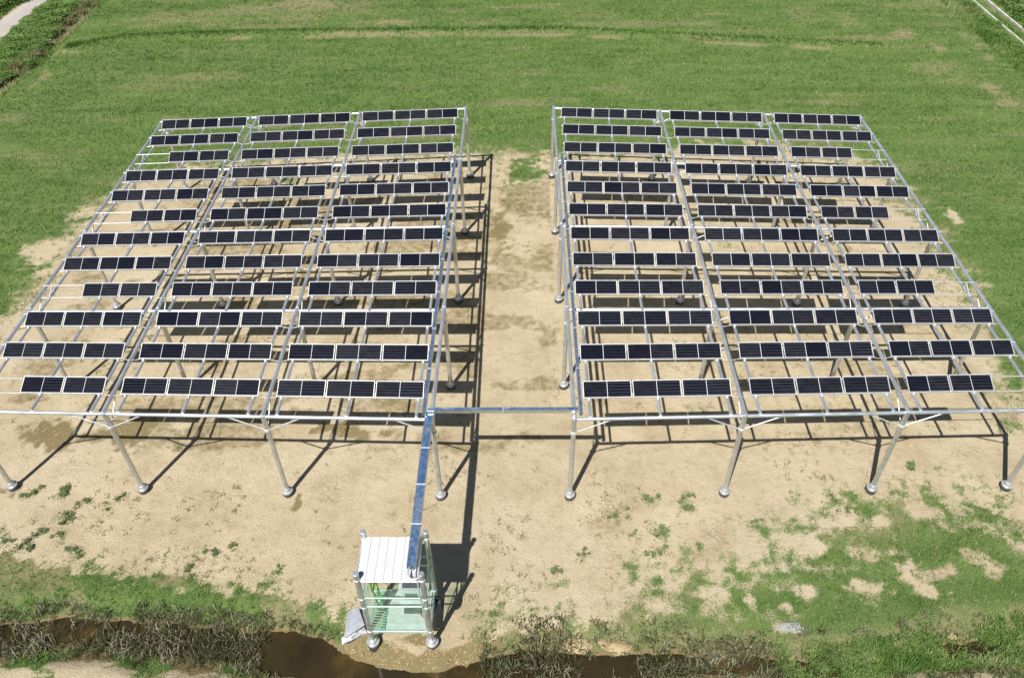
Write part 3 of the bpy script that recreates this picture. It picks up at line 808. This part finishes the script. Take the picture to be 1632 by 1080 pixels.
# slender white conduit beside the near right post and the curved hose from the tray
hpipe('conduit', (-2.075, HY0 - .02, 3.30), (-2.01, HY0 - .125, 1.15), 0.02, M['alu'])
MB().path([Vector(q) - ho for q in [(-2.24, -4.78, 3.62), (-2.29, -4.90, 3.62), (-2.30, -5.02, 3.58), (-2.22, -5.10, 3.54), (-2.10, -5.10, 3.54), (-1.99, -5.06, 3.55)]], 0.032, 10).build('hose', M['alu'], hut)
MB().path([Vector(q) - ho for q in [(-2.17, -4.80, 3.60), (-2.17, -4.90, 3.55), (-2.13, -4.98, 3.46), (-2.06, -5.03, 3.40)]], 0.018, 10).build('hose', M['galv'], hut)

# things on the hut's deck
cab = empty('inverter_cabinet', (-2.50, -4.02, 0.81))
tag(cab, 'pale inverter cabinet with dark louvred top on the hut deck', 'cabinet')
MB().box(-.34, .30, -.14, .14, 0, .62).build('body', M['grey_box'], cab)
MB().box(-.35, .31, -.15, .15, .622, .66).build('lid', M['alu'], cab)
MB().box(-.25, .25, -.11, .11, .661, .672).build('louvre_plate', M['dark'], cab)
for k in range(4):
    MB().box(-.24, .24, -.09 + k * .05, -.075 + k * .05, .673, .680).build('louvre', M['sheet'], cab)
MB().box(-.20, .15, -.155, -.142, .15, .45).build('front_panel', M['sheet'], cab)
tb = empty('terminal_box', (-2.45, -4.45, 0.81))
tag(tb, 'flat dark terminal box lying on deck before the cabinet', 'box')
MB().box(-.26, .22, -.07, .07, 0, .10).build('body', M['dark'], tb)
MB().box(-.255, .215, -.065, .065, .101, .108).build('cover', M['pile'], tb)
pts = [(0.16 + .03 * i, -.08 - .028 * i, .05 + .02 * math.sin(i * 1.3)) for i in range(8)]
MB().path(pts, 0.012, 6).build('red_cable', M['red'], tb)
ld = empty('step_ladder', (-3.40, -4.25, 0.81))
tag(ld, 'lime green folding ladder leaning inside the hut by its left posts', 'ladder')
for s in (0, 1):
    MB().tube((0.02 + .0 * s, -.16 + .30 * s, 0), (-.08 + .02 * s, -.30 + .30 * s, 1.95), 0.030, 8).build('side_rail', M['lime'], ld)
for k in range(6):
    t = (k + .8) / 6.6
    MB().tube((.02 - .10 * t, -.16 - .14 * t, 1.95 * t), (.02 - .08 * t, .14 - .14 * t, 1.95 * t), 0.018, 8).build('rung', M['lime'], ld)
coil = empty('cable_coil', (-1.73, -4.55, 1.45))
tag(coil, 'black cable coil hanging outside the hut at right', 'cable')
for k in range(5):
    pts = [(0.03 * k - .04 + .01 * math.sin(3 * a), (0.20 - .012 * k) * math.cos(a), (0.27 - .012 * k) * math.sin(a) - .05) for a in np.linspace(0, 2 * math.pi, 25)]
    MB().path(pts, 0.024, 8).build('loop', M['dark'], coil)
MB().path([(-.12, 0, .19), (-.02, 0, .25), (.06, 0, .20)], 0.012, 6).build('hook', M['galv'], coil)

# zinc sheets leaning at the left of the hut
def slab(name, quad, th, mat, label, cat):
    q = [Vector(p) for p in quad]
    nrm = (q[1] - q[0]).cross(q[3] - q[0]).normalized()
    c = sum(q, Vector()) / 4
    v = [p - c for p in q] + [p - c - nrm * th for p in q]
    me = mesh_from(name, v, [(0, 1, 2, 3), (7, 6, 5, 4), (0, 4, 5, 1), (1, 5, 6, 2), (2, 6, 7, 3), (3, 7, 4, 0)], mat)
    o = link(name, me, None, c)
    return tag(o, label, cat)
slab('zinc_sheet', [(-4.42, -4.93, 0.17), (-3.86, -4.60, 0.33), (-4.09, -4.13, 0.52), (-4.37, -4.27, 0.44)], 0.03, M['sheet'], 'bent grey zinc sheet tilted against the near left hut post', 'metal sheet')
slab('steel_plank', [(-4.46, -5.02, 0.02), (-3.80, -4.72, 0.12), (-3.93, -4.52, 0.16), (-4.50, -4.85, 0.08)], 0.03, M['channel'], 'narrow steel plank under the grey sheet on the ditch bank', 'plank')

# ------------------------------------------------------------------ vegetation
def blade_mesh(name, base, ang, lean, length, width, tint, mat, bend=None, quad=False):
    """many grass blades as one mesh; base (n,3)"""
    n = len(base)
    dx, dy = np.cos(ang), np.sin(ang)
    px_, py_ = -dy * width / 2, dx * width / 2
    h = length * np.cos(lean); r = length * np.sin(lean)
    if not quad:
        v = np.zeros((n, 3, 3), np.float32)
        v[:, 0] = base; v[:, 0, 0] -= px_; v[:, 0, 1] -= py_
        v[:, 1] = base; v[:, 1, 0] += px_; v[:, 1, 1] += py_
        v[:, 2] = base; v[:, 2, 0] += dx * r; v[:, 2, 1] += dy * r; v[:, 2, 2] += h
        f = np.arange(n * 3, dtype=np.int32); k = 3; per = 3
    else:
        v = np.zeros((n, 5, 3), np.float32)
        m_ = 0.55
        l2 = lean * 0.45
        mh = length * m_ * np.cos(l2); mr = length * m_ * np.sin(l2)
        l3 = np.minimum(lean * 1.7, 2.2)
        th = mh + length * (1 - m_) * np.cos(l3); trr = mr + length * (1 - m_) * np.sin(l3)
        for i, (rr, hh_, wv_) in enumerate(((0, 0, -1), (0, 0, 1), (mr, mh, 1), (mr, mh, -1), (trr, th, 0))):
            v[:, i] = base
            v[:, i, 0] += dx * rr + px_ * wv_; v[:, i, 1] += dy * rr + py_ * wv_; v[:, i, 2] += hh_
        per = 5
        b = np.arange(n, dtype=np.int32)[:, None] * 5
        f = np.concatenate([b, b + 1, b + 2, b, b + 2, b + 3, b + 3, b + 2, b + 4], 1).ravel(); k = 3
    me = bpy.data.meshes.new(name)
    nv = v.shape[0] * per
    me.vertices.add(nv); me.vertices.foreach_set('co', v.reshape(-1))
    me.loops.add(len(f)); me.loops.foreach_set('vertex_index', f)
    nf = len(f) // 3
    me.polygons.add(nf); me.polygons.foreach_set('loop_start', np.arange(0, len(f), 3, dtype=np.int32))
    me.update(calc_edges=True)
    a = me.attributes.new('tint', 'FLOAT', 'POINT')
    a.data.foreach_set('value', np.repeat(tint, per).astype(np.float32))
    me.materials.append(mat)
    return me


def scatter(x0, x1, y0, y1, dens):
    n = int((x1 - x0) * (y1 - y0) * dens)
    return rng.uniform(x0, x1, n), rng.uniform(y0, y1, n)


def in_view(x, y, m=1.5):
    hw = 14.5 + (y + 6) * 0.49 + m
    return np.abs(x) < hw


def tufts(x, y, z, g, d, nb, size, spread):
    n = len(x)
    base = np.repeat(np.stack([x, y, z - 0.005], 1), nb, 0).astype(np.float32)
    base[:, :2] += rng.normal(0, spread, (n * nb, 2))
    sz = np.repeat(size, nb) * rng.uniform(0.55, 1.25, n * nb)
    ang = rng.uniform(0, 2 * np.pi, n * nb)
    lean = rng.uniform(0.15, 1.15, n * nb)
    patch = np.where(y > 3, .5 * fbm(x * 0.10, y * 1.3, 3) + .5 * fbm(x * 0.4 + 9, y * 0.8, 3), fbm(x * 0.5, y * 1.1, 3)) + rng.normal(0, 0.13, n)
    t = np.clip(np.repeat((patch - 0.26) * np.where(y > 3, 1.35, .95), nb) + rng.normal(0, 0.20, n * nb), 0, 0.56)
    dr = rng.random(n * nb) < np.repeat(0.02 + 0.85 * d + .14 * ((y < 2.2) & (x > 1)), nb)
    t = np.where(dr, rng.uniform(0.6, 1.0, n * nb), t)
    return base, ang, lean, sz, t


parts = []
# near turf, finer
x, y = scatter(-18, 19, -7.6, 2.2, 95)
k = in_view(x, y); x, y = x[k], y[k]
z, g, d, w, dd, br = terrain(x, y)
k = (rng.random(len(x)) < np.clip((g - 0.12) * 1.1, 0, 1) ** 1.3) & (dd < -0.05)
parts.append(tufts(x[k], y[k], z[k], g[k], d[k], 8, rng.uniform(0.07, 0.15, k.sum()), 0.035) + (0.016,))
# middle and far turf
x, y = scatter(-27, 27, 2.2, 24, 55)
k = in_view(x, y); x, y = x[k], y[k]
z, g, d, w, dd, br = terrain(x, y)
k = rng.random(len(x)) < np.clip((g - 0.15) * 1.2, 0, 1)
parts.append(tufts(x[k], y[k], z[k], g[k], d[k] * .9, 6, rng.uniform(0.08, 0.16, k.sum()), 0.05) + (0.024,))
x, y = scatter(-42, 42, 24, 54, 36)
k = in_view(x, y); x, y = x[k], y[k]
z, g, d, w, dd, br = terrain(x, y)
k = rng.random(len(x)) < np.clip((g - 0.15) * 1.2, 0, 1) * (1 - 0.65 * d)
bd = line_d(x[k], y[k], BUND)
parts.append(tufts(x[k], y[k], z[k], g[k], d[k] * .9, 5, rng.uniform(0.09, 0.18, k.sum()) * (1 + 1.2 * np.exp(-(bd / .5) ** 2)), 0.07) + (0.034,))
for nm, lb, (b, a, le, sz, t, wd) in zip(('bank_grass', 'field_grass', 'meadow_grass'),
        ('short green grass on the sandy ground beside the ditch', 'dense green field grass around the panel frames', 'mown meadow grass stretching behind the panel frames'), parts):
    tag(link(nm, blade_mesh(nm, b, a, le, sz, wd * rng.uniform(.7, 1.3, len(b)), t, M['grass'])), lb, 'grass', kind='stuff')

# reeds and dead stalks in the ditch
def reeds(name, n, x0, x1, label, lo, hi, tlo, thi, keep, wd, nb, thr):
    x = rng.uniform(x0, x1, n)
    ynn = np.interp(x, [p[0] for p in NORTH_BANK], [p[1] for p in NORTH_BANK]); yss = np.interp(x, [p[0] for p in SOUTH_BANK], [p[1] for p in SOUTH_BANK])
    y = yss - 0.3 + rng.random(n) * (ynn - yss + 0.65)
    k = keep(x, y, ynn, yss) & (fbm(x * 1.2 + 8, y * 1.2, 3) + rng.normal(0, .05, n) > thr)
    x, y = x[k], y[k]
    z = np.maximum(terrain(x, y)[0], WL - 0.02)
    base = np.repeat(np.stack([x, y, z], 1), nb, 0).astype(np.float32); base[:, :2] += rng.normal(0, .05, (len(base), 2))
    m_ = len(base)
    pt = np.repeat(fbm(x * 1.5, y * 1.5, 2), nb)
    t = np.clip(rng.uniform(tlo, thi, m_) + (pt - .5) * .7, 0, 1)
    me = blade_mesh(name, base, rng.uniform(0, 6.283, m_), rng.uniform(0.2, 1.3, m_), rng.uniform(lo, hi, m_), wd * rng.uniform(.6, 1.5, m_), t, M['reed'], quad=True)
    if name == 'ditch_sedge': me.materials[0] = M['grass']
    tag(link(name, me), label, 'reeds', kind='stuff')
reeds('dead_stalks', 2100, -17.2, -6.6, 'tangled grey dead stalks filling the ditch at left', 0.08, 0.48, -0.5, 1.0, lambda x, y, a, b: x < -6.7, 0.012, 5, 0.455)
reeds('ditch_reeds', 1500, -0.6, 9.4, 'long-bladed grey green reeds in the ditch right of the hut', 0.15, 0.42, -0.1, 0.8, lambda x, y, a, b: x > -0.6, 0.020, 5, 0.45)
reeds('ditch_sedge', 3600, 7.6, 17.4, 'rank sedge overgrowing the ditch at far right', 0.12, 0.34, 0.0, 0.75, lambda x, y, a, b: x > 7.6, 0.014, 6, 0.34)

# rank grass on the low ridge that crosses the meadow
t_ = rng.random(2600) * (len(BUND) - 1); i_ = t_.astype(int); f_ = t_ - i_
bp = np.array(BUND)
x = bp[i_, 0] * (1 - f_) + bp[i_ + 1, 0] * f_ + rng.normal(0, .1, len(t_)); y = bp[i_, 1] * (1 - f_) + bp[i_ + 1, 1] * f_ + rng.normal(.15, .24, len(t_))
k = rng.random(len(x)) < 1 - .6 * sstep(6, 22, x); x, y = x[k], y[k]
z = terrain(x, y)[0]
base = np.repeat(np.stack([x, y, z], 1), 5, 0).astype(np.float32); base[:, :2] += rng.normal(0, .06, (len(base), 2))
n_ = len(base)
tag(link('ridge_grass', blade_mesh('ridge_grass', base, rng.uniform(0, 6.28, n_), rng.uniform(.1, 1.0, n_), rng.uniform(.10, .26, n_), rng.uniform(.02, .04, n_), np.clip(rng.normal(.12, .2, n_), 0, 1), M['grass'])), 'rank grass on the low ridge crossing the meadow', 'grass', kind='stuff')

# olive brown sedge along both banks
x, y = scatter(-17.5, 18, -7.4, -3.2, 90); z, g, d, w, dd, br = terrain(x, y)
hutd = np.hypot((x + 2.6) / 2.1, (y + 4.8) / 1.1)
k = (dd > -.75 + .5 * (x < -1)) & (dd < .12) & (hutd > 1) & (fbm(x * 1.4 + 3, y * 1.4, 3) + rng.normal(0, .05, len(x)) > .43 + .12 * np.abs(dd + .2)); x, y, z = x[k], y[k], np.maximum(z[k], WL - .02)
base = np.repeat(np.stack([x, y, z], 1), 6, 0).astype(np.float32); base[:, :2] += rng.normal(0, .04, (len(base), 2))
n_ = len(base)
tag(link('bank_sedge', blade_mesh('bank_sedge', base, rng.uniform(0, 6.28, n_), rng.uniform(.2, 1.2, n_), rng.uniform(.08, .21, n_), rng.uniform(.010, .02, n_), np.clip(np.repeat(fbm(x, y, 3) * 1.3 - .25, 6) + rng.normal(0, .2, n_), 0, 1), M['reed'], quad=True)), 'olive brown sedge lining both banks of the ditch', 'sedge', kind='stuff')

# withered brown seedlings dotted over the bare soil
x, y = scatter(-18, 19, -4.2, 23, 7); z, g, d, w, dd, br = terrain(x, y)
k = (br > -.3) & (dd < -.2) & (fbm(x * .55 + 21, y * .7, 4) + rng.normal(0, .05, len(x)) + .07 * (y < 0) > .575); x, y, z = x[k], y[k], z[k]
nb = 9
base = np.repeat(np.stack([x, y, z], 1), nb, 0).astype(np.float32); base[:, :2] += rng.normal(0, .06, (len(base), 2))
n_ = len(base)
tag(link('withered_seedlings', blade_mesh('withered_seedlings', base, rng.uniform(0, 6.28, n_), rng.uniform(.4, 1.4, n_), rng.uniform(.05, .15, n_), rng.uniform(.014, .035, n_), np.clip(np.repeat(rng.uniform(0, .8, len(x)), nb) + rng.normal(0, .15, n_), 0, 1), M['dryshrub'])), 'withered brown seedlings dotted over the sandy soil', 'seedlings', kind='stuff')

# stones on the bare soil
def pebbles(name, x, y, r, label):
    n = len(x)
    z = terrain(x, y)[0]
    oc = np.array([(1, 0, 0), (0, 1, 0), (-1, 0, 0), (0, -1, 0), (0, 0, 1), (0, 0, -1)], np.float32)
    fc = np.array([(0, 1, 4), (1, 2, 4), (2, 3, 4), (3, 0, 4), (1, 0, 5), (2, 1, 5), (3, 2, 5), (0, 3, 5)])
    s = rng.uniform(.6, 1.3, (n, 1, 3)) * r[:, None, None]; s[:, :, 2] *= .6
    v = oc[None] * s + rng.normal(0, .12, (n, 6, 3)) * r[:, None, None]
    v += np.stack([x, y, z + r * .15], 1)[:, None]
    f = (np.arange(n)[:, None, None] * 6 + fc[None]).reshape(-1, 3)
    me = mesh_from(name, v.reshape(-1, 3), f, M['rock'])
    tag(link(name, me), label, 'gravel', kind='stuff')
x, y = scatter(-18, 19, -3.2, 22, 16); z, g, d, w, dd, br = terrain(x, y)
k = (g < .25) & (br > 0) & (fbm(x * 1.1, y * 1.1, 3) > .45); x, y = x[k], y[k]
pebbles('soil_clods', x, y, rng.uniform(.012, .035, len(x)) * (1 + (rng.random(len(x)) < .06) * 1.0), 'small pale stones and clods scattered over the sandy soil')
x = rng.uniform(-4.6, -.3, 1500); y = np.interp(x, [p[0] for p in NORTH_BANK], [p[1] for p in NORTH_BANK]) + np.abs(rng.normal(0, .45, 1500)) - .05
pebbles('bank_rubble', x, y, rng.uniform(.006, .026, len(x)) * (1 + (rng.random(len(x)) < .05)), 'pale rubble edging the dirt spit under the hut')


# leafy plants: rosettes for weeds, rounded leafy shrubs
def leaf_cloud(name, n, rx, rz, leaf, mat, flat=0.0, tlo=0.0, thi=1.0, seed=0):
    r_ = np.random.default_rng(seed)
    v = r_.normal(0, 1, (n, 3)); v /= np.linalg.norm(v, axis=1)[:, None]
    rad = r_.uniform(.45, 1.0, n) ** .6
    ph = r_.uniform(0, 6.28, 6)
    lump = 1 + .22 * np.sin(3 * v[:, 0] + ph[0]) * np.sin(4 * v[:, 1] + ph[1]) + .18 * np.sin(5 * v[:, 2] + ph[2]) + .12 * np.sin(7 * v[:, 0] + ph[3])
    c = v * (rad * lump)[:, None] * np.array([rx, rx, rz]); c[:, 2] = np.abs(c[:, 2]) if flat else c[:, 2] + rz
    c[:, 2] = np.maximum(c[:, 2], .01)
    a = r_.normal(0, 1, (n, 3)) + v * .4; a /= np.linalg.norm(a, axis=1)[:, None]
    b = np.cross(a, r_.normal(0, 1, (n, 3))); b /= np.linalg.norm(b, axis=1)[:, None]
    L = leaf * r_.uniform(.6, 1.4, (n, 1))
    q = np.stack([c - a * L, c + b * L * .42, c + a * L, c - b * L * .42], 1)
    f = np.arange(n * 4).reshape(n, 4)
    me = mesh_from(name, q.reshape(-1, 3), f, mat)
    at_ = me.attributes.new('tint', 'FLOAT', 'POINT')
    t = np.clip(r_.uniform(tlo, thi, n) * .8 + .2 * np.sin(4 * v[:, 0] + ph[4]), 0, 1)
    at_.data.foreach_set('value', np.repeat(t, 4).astype(np.float32))
    return me


def rosette(name, n, r0, seed):
    """a loose irregular patch of small leaves on a few creeping stems"""
    r_ = np.random.default_rng(seed)
    V = []; F = []; T = []
    cs = [(r_.normal(0, r0 * .5), r_.normal(0, r0 * .35), r_.uniform(.35, .8)) for _ in range(5)]
    for i in range(n):
        cx, cy, cr = cs[r_.integers(0, 5)]
        a = r_.uniform(0, 6.283); L = r_.uniform(.035, .085); el = r_.uniform(.0, 1.2); wd = L * .22
        q = r_.uniform(0, 6.283); rr = abs(r_.normal(0, .42)) * r0 * cr
        o = np.array([cx + rr * math.cos(q), cy + rr * math.sin(q)]); z0 = r_.uniform(0, .10) * max(0, 1 - rr / r0 * 1.5)
        d = np.array([math.cos(a), math.sin(a)]); p = np.array([-d[1], d[0]]) * wd
        m1 = o + d * L * .5; z1 = z0 + L * .5 * math.sin(el) + .012; e = o + d * L; z2 = z1 + L * .3 * math.sin(el) - .008
        b = len(V)
        V += [(o[0], o[1], z0), (m1[0] + p[0], m1[1] + p[1], z1), (e[0], e[1], z2), (m1[0] - p[0], m1[1] - p[1], z1)]
        F.append((b, b + 1, b + 2, b + 3)); T += [r_.random()] * 4
    me = mesh_from(name, V, F, M['weed'])
    at_ = me.attributes.new('tint', 'FLOAT', 'POINT'); at_.data.foreach_set('value', np.array(T, np.float32))
    return me


weed_me = [rosette('leaves', 240, .30, s) for s in range(6)]
wstem_me = MB().tube((0, 0, -.03), (.01, 0, .1), .012, 6, .006).mesh('stem', M['stem'])
WORD = ['first', 'second', 'third', 'fourth', 'fifth', 'sixth', 'seventh', 'eighth', 'ninth', 'tenth', 'eleventh', 'twelfth', 'thirteenth', 'fourteenth', 'fifteenth']
WL_ = sorted([w for w in WEEDS if w[0] < 0]); WR_ = sorted([w for w in WEEDS if w[0] >= 0])
for i, (wx_, wy_) in enumerate(WEEDS):
    left = wx_ < 0
    nth = WORD[(WL_ if left else WR_).index((wx_, wy_))]
    r_ = empty('weed_plant', (wx_, wy_, height(wx_, wy_)))
    r_.rotation_euler.z = random.uniform(0, 6.28)
    s = random.uniform(.75, 1.25) * (0.7 if i in (2, 7, 8, 10, 11, 15, 20, 22, 23, 24, 26) else 1)
    r_.scale = (s, s, s)
    tag(r_, f'{nth} small green weed from the left on bare sand before the ' + ('left frame' if left else 'right frame'), 'weed', 'weeds before the left frame' if left else 'weeds before the right frame')
    link('leaves', weed_me[i % 6], r_); link('stem', wstem_me, r_)

# rocks on the ditch bank
rock_lab = ['yellow earth lump at the ditch edge, right of the hut', 'pale earth lump at the ditch edge below the right frame', 'flat whitish grey rock lying in grass above the ditch',
            'lone pale stone on the grassy bank at far right', 'small stone between the two earth lumps at the ditch', 'sandy lump among the sedge at lower right']
for i, (x_, y_) in enumerate(ROCKS):
    bm = bmesh.new(); bmesh.ops.create_icosphere(bm, subdivisions=3, radius=1)
    sx, sy, sz = [(.42, .26, .13), (.44, .20, .11), (.36, .15, .07), (.15, .13, .09), (.13, .10, .06), (.2, .18, .09)][i]
    for v in bm.verts:
        n_ = float(fbm(np.array([v.co.x * 1.8 + i * 7]), np.array([v.co.y * 1.8 + v.co.z * 2.3]), 4)[0])
        v.co *= .5 + 1.0 * n_
        v.co = Vector((v.co.x * sx, v.co.y * sy, v.co.z * sz))
    me = bpy.data.meshes.new('rock'); bm.to_mesh(me); bm.free()
    me.materials.append(M['grey_rock'] if i == 2 else M['rock'])
    tag(link('rock', me, None, (x_, y_, height(x_, y_) + sz * .05)), rock_lab[i], 'rock')

# hedges: leafy shrubs beside the road (left) and beside the channel (right)
sh_me = [leaf_cloud('foliage', 1500, .95, .62, .105, M['shrub'], 0, 0.0, .75 + .08 * s, 20 + s) for s in range(4)]
dr_me = [leaf_cloud('foliage', 1100, .75, .45, .085, M['dryshrub'], 0, 0.0, 1.0, 40 + s) for s in range(3)]
sst = MB()
for a in np.linspace(0, 6.28, 6)[:-1]:
    sst.tube((0, 0, -.15), (.4 * math.cos(a), .4 * math.sin(a), .7), .03, 6, .012)
sst_me = sst.mesh('stem', M['stem'])


def shrub(x, y, s, meshes, label, group, name='shrub', squash=1.0):
    r_ = empty(name, (x, y, height(x, y) - .05))
    r_.rotation_euler.z = random.uniform(0, 6.28)
    r_.scale = (s, s, s * squash)
    tag(r_, label, 'shrub', group)
    link('foliage', random.choice(meshes), r_); link('stem', sst_me, r_)


# rough tall grass on the verges of the road and of the channel
vx = np.concatenate([rng.uniform(-34.9, -30.9, 9000), rng.uniform(31.2, 33.1, 4200), rng.uniform(-38.5, -37.1, 1500), rng.uniform(33.8, 34.2, 900), rng.uniform(35.0, 37, 1500)])
vy = np.concatenate([rng.uniform(27, 50, 9000), rng.uniform(26, 48, 4200), rng.uniform(36, 50, 1500), rng.uniform(28, 48, 900), rng.uniform(32, 48, 1500)])
k = in_view(vx, vy, 4); vx, vy = vx[k], vy[k]
vz = terrain(vx, vy)[0]
base = np.repeat(np.stack([vx, vy, vz], 1), 6, 0).astype(np.float32); base[:, :2] += rng.normal(0, .09, (len(base), 2))
n_ = len(base)
vt = np.clip(np.repeat(fbm(vx * .7, vy * .4, 3) * 1.1 - .2 + .5 * np.exp(-((vx + 31.7) / .7) ** 2), 6) + rng.normal(0, .18, n_), 0, 1)
tag(link('verge_grass', blade_mesh('verge_grass', base, rng.uniform(0, 6.28, n_), rng.uniform(.1, 1.0, n_), rng.uniform(.12, .40, n_) * np.where(np.repeat(np.abs(vx - 34) < .5, 6), .3, 1), rng.uniform(.025, .05, n_), vt, M['grass'])), 'rough tall grass on the verges in both far corners', 'grass', kind='stuff')

for i in range(34):
    y = 31 + i * .52
    edge = float(np.interp(y, [p[1] for p in reversed(THICKET_L)], [p[0] for p in reversed(THICKET_L)]))
    for x in (-34.3 + random.uniform(-.3, .3), -33.1 + random.uniform(-.4, .4)):
        shrub(x, y + random.uniform(-.3, .3), random.uniform(.5, .78), sh_me, 'green leafy shrub in the thicket beside the pale gravel road', 'shrubs beside the gravel road', squash=random.uniform(.35, .65))
    if i % 1 == 0:
        shrub(edge - 1.2 + random.uniform(-.3, .3), y + random.uniform(-.3, .3), random.uniform(.4, .65), dr_me if random.random() < .75 else sh_me, 'brownish dry shrub along the field drain at far left', 'dry shrubs along the drain', 'dry_shrub', squash=.55)
for i in range(10):
    shrub(-37.9 + random.uniform(-.4, .4), 38 + i * 1.1, random.uniform(.6, 1.0), sh_me, 'green shrub on the far side of the gravel road', 'shrubs beyond the gravel road', squash=.8)
for i in range(30):
    y = 28 + i * .62
    shrub(32.6 + random.uniform(-.3, .3), y, random.uniform(.35, .52), sh_me if random.random() < .7 else dr_me, 'low green shrub in the hedge along the concrete channel', 'shrubs along the channel', squash=.75)
    if i % 2 == 0: shrub(31.9 + random.uniform(-.25, .25), y + .3, random.uniform(.25, .38), sh_me if random.random() < .5 else dr_me, 'low green shrub in the hedge along the concrete channel', 'shrubs along the channel', squash=.6)
for i in range(9):
    shrub(35.6 + random.uniform(-.3, .4), 36 + i * 1.2, random.uniform(.55, .9), sh_me, 'dark green shrub beyond the concrete channel', 'shrubs beyond the channel', squash=.9)
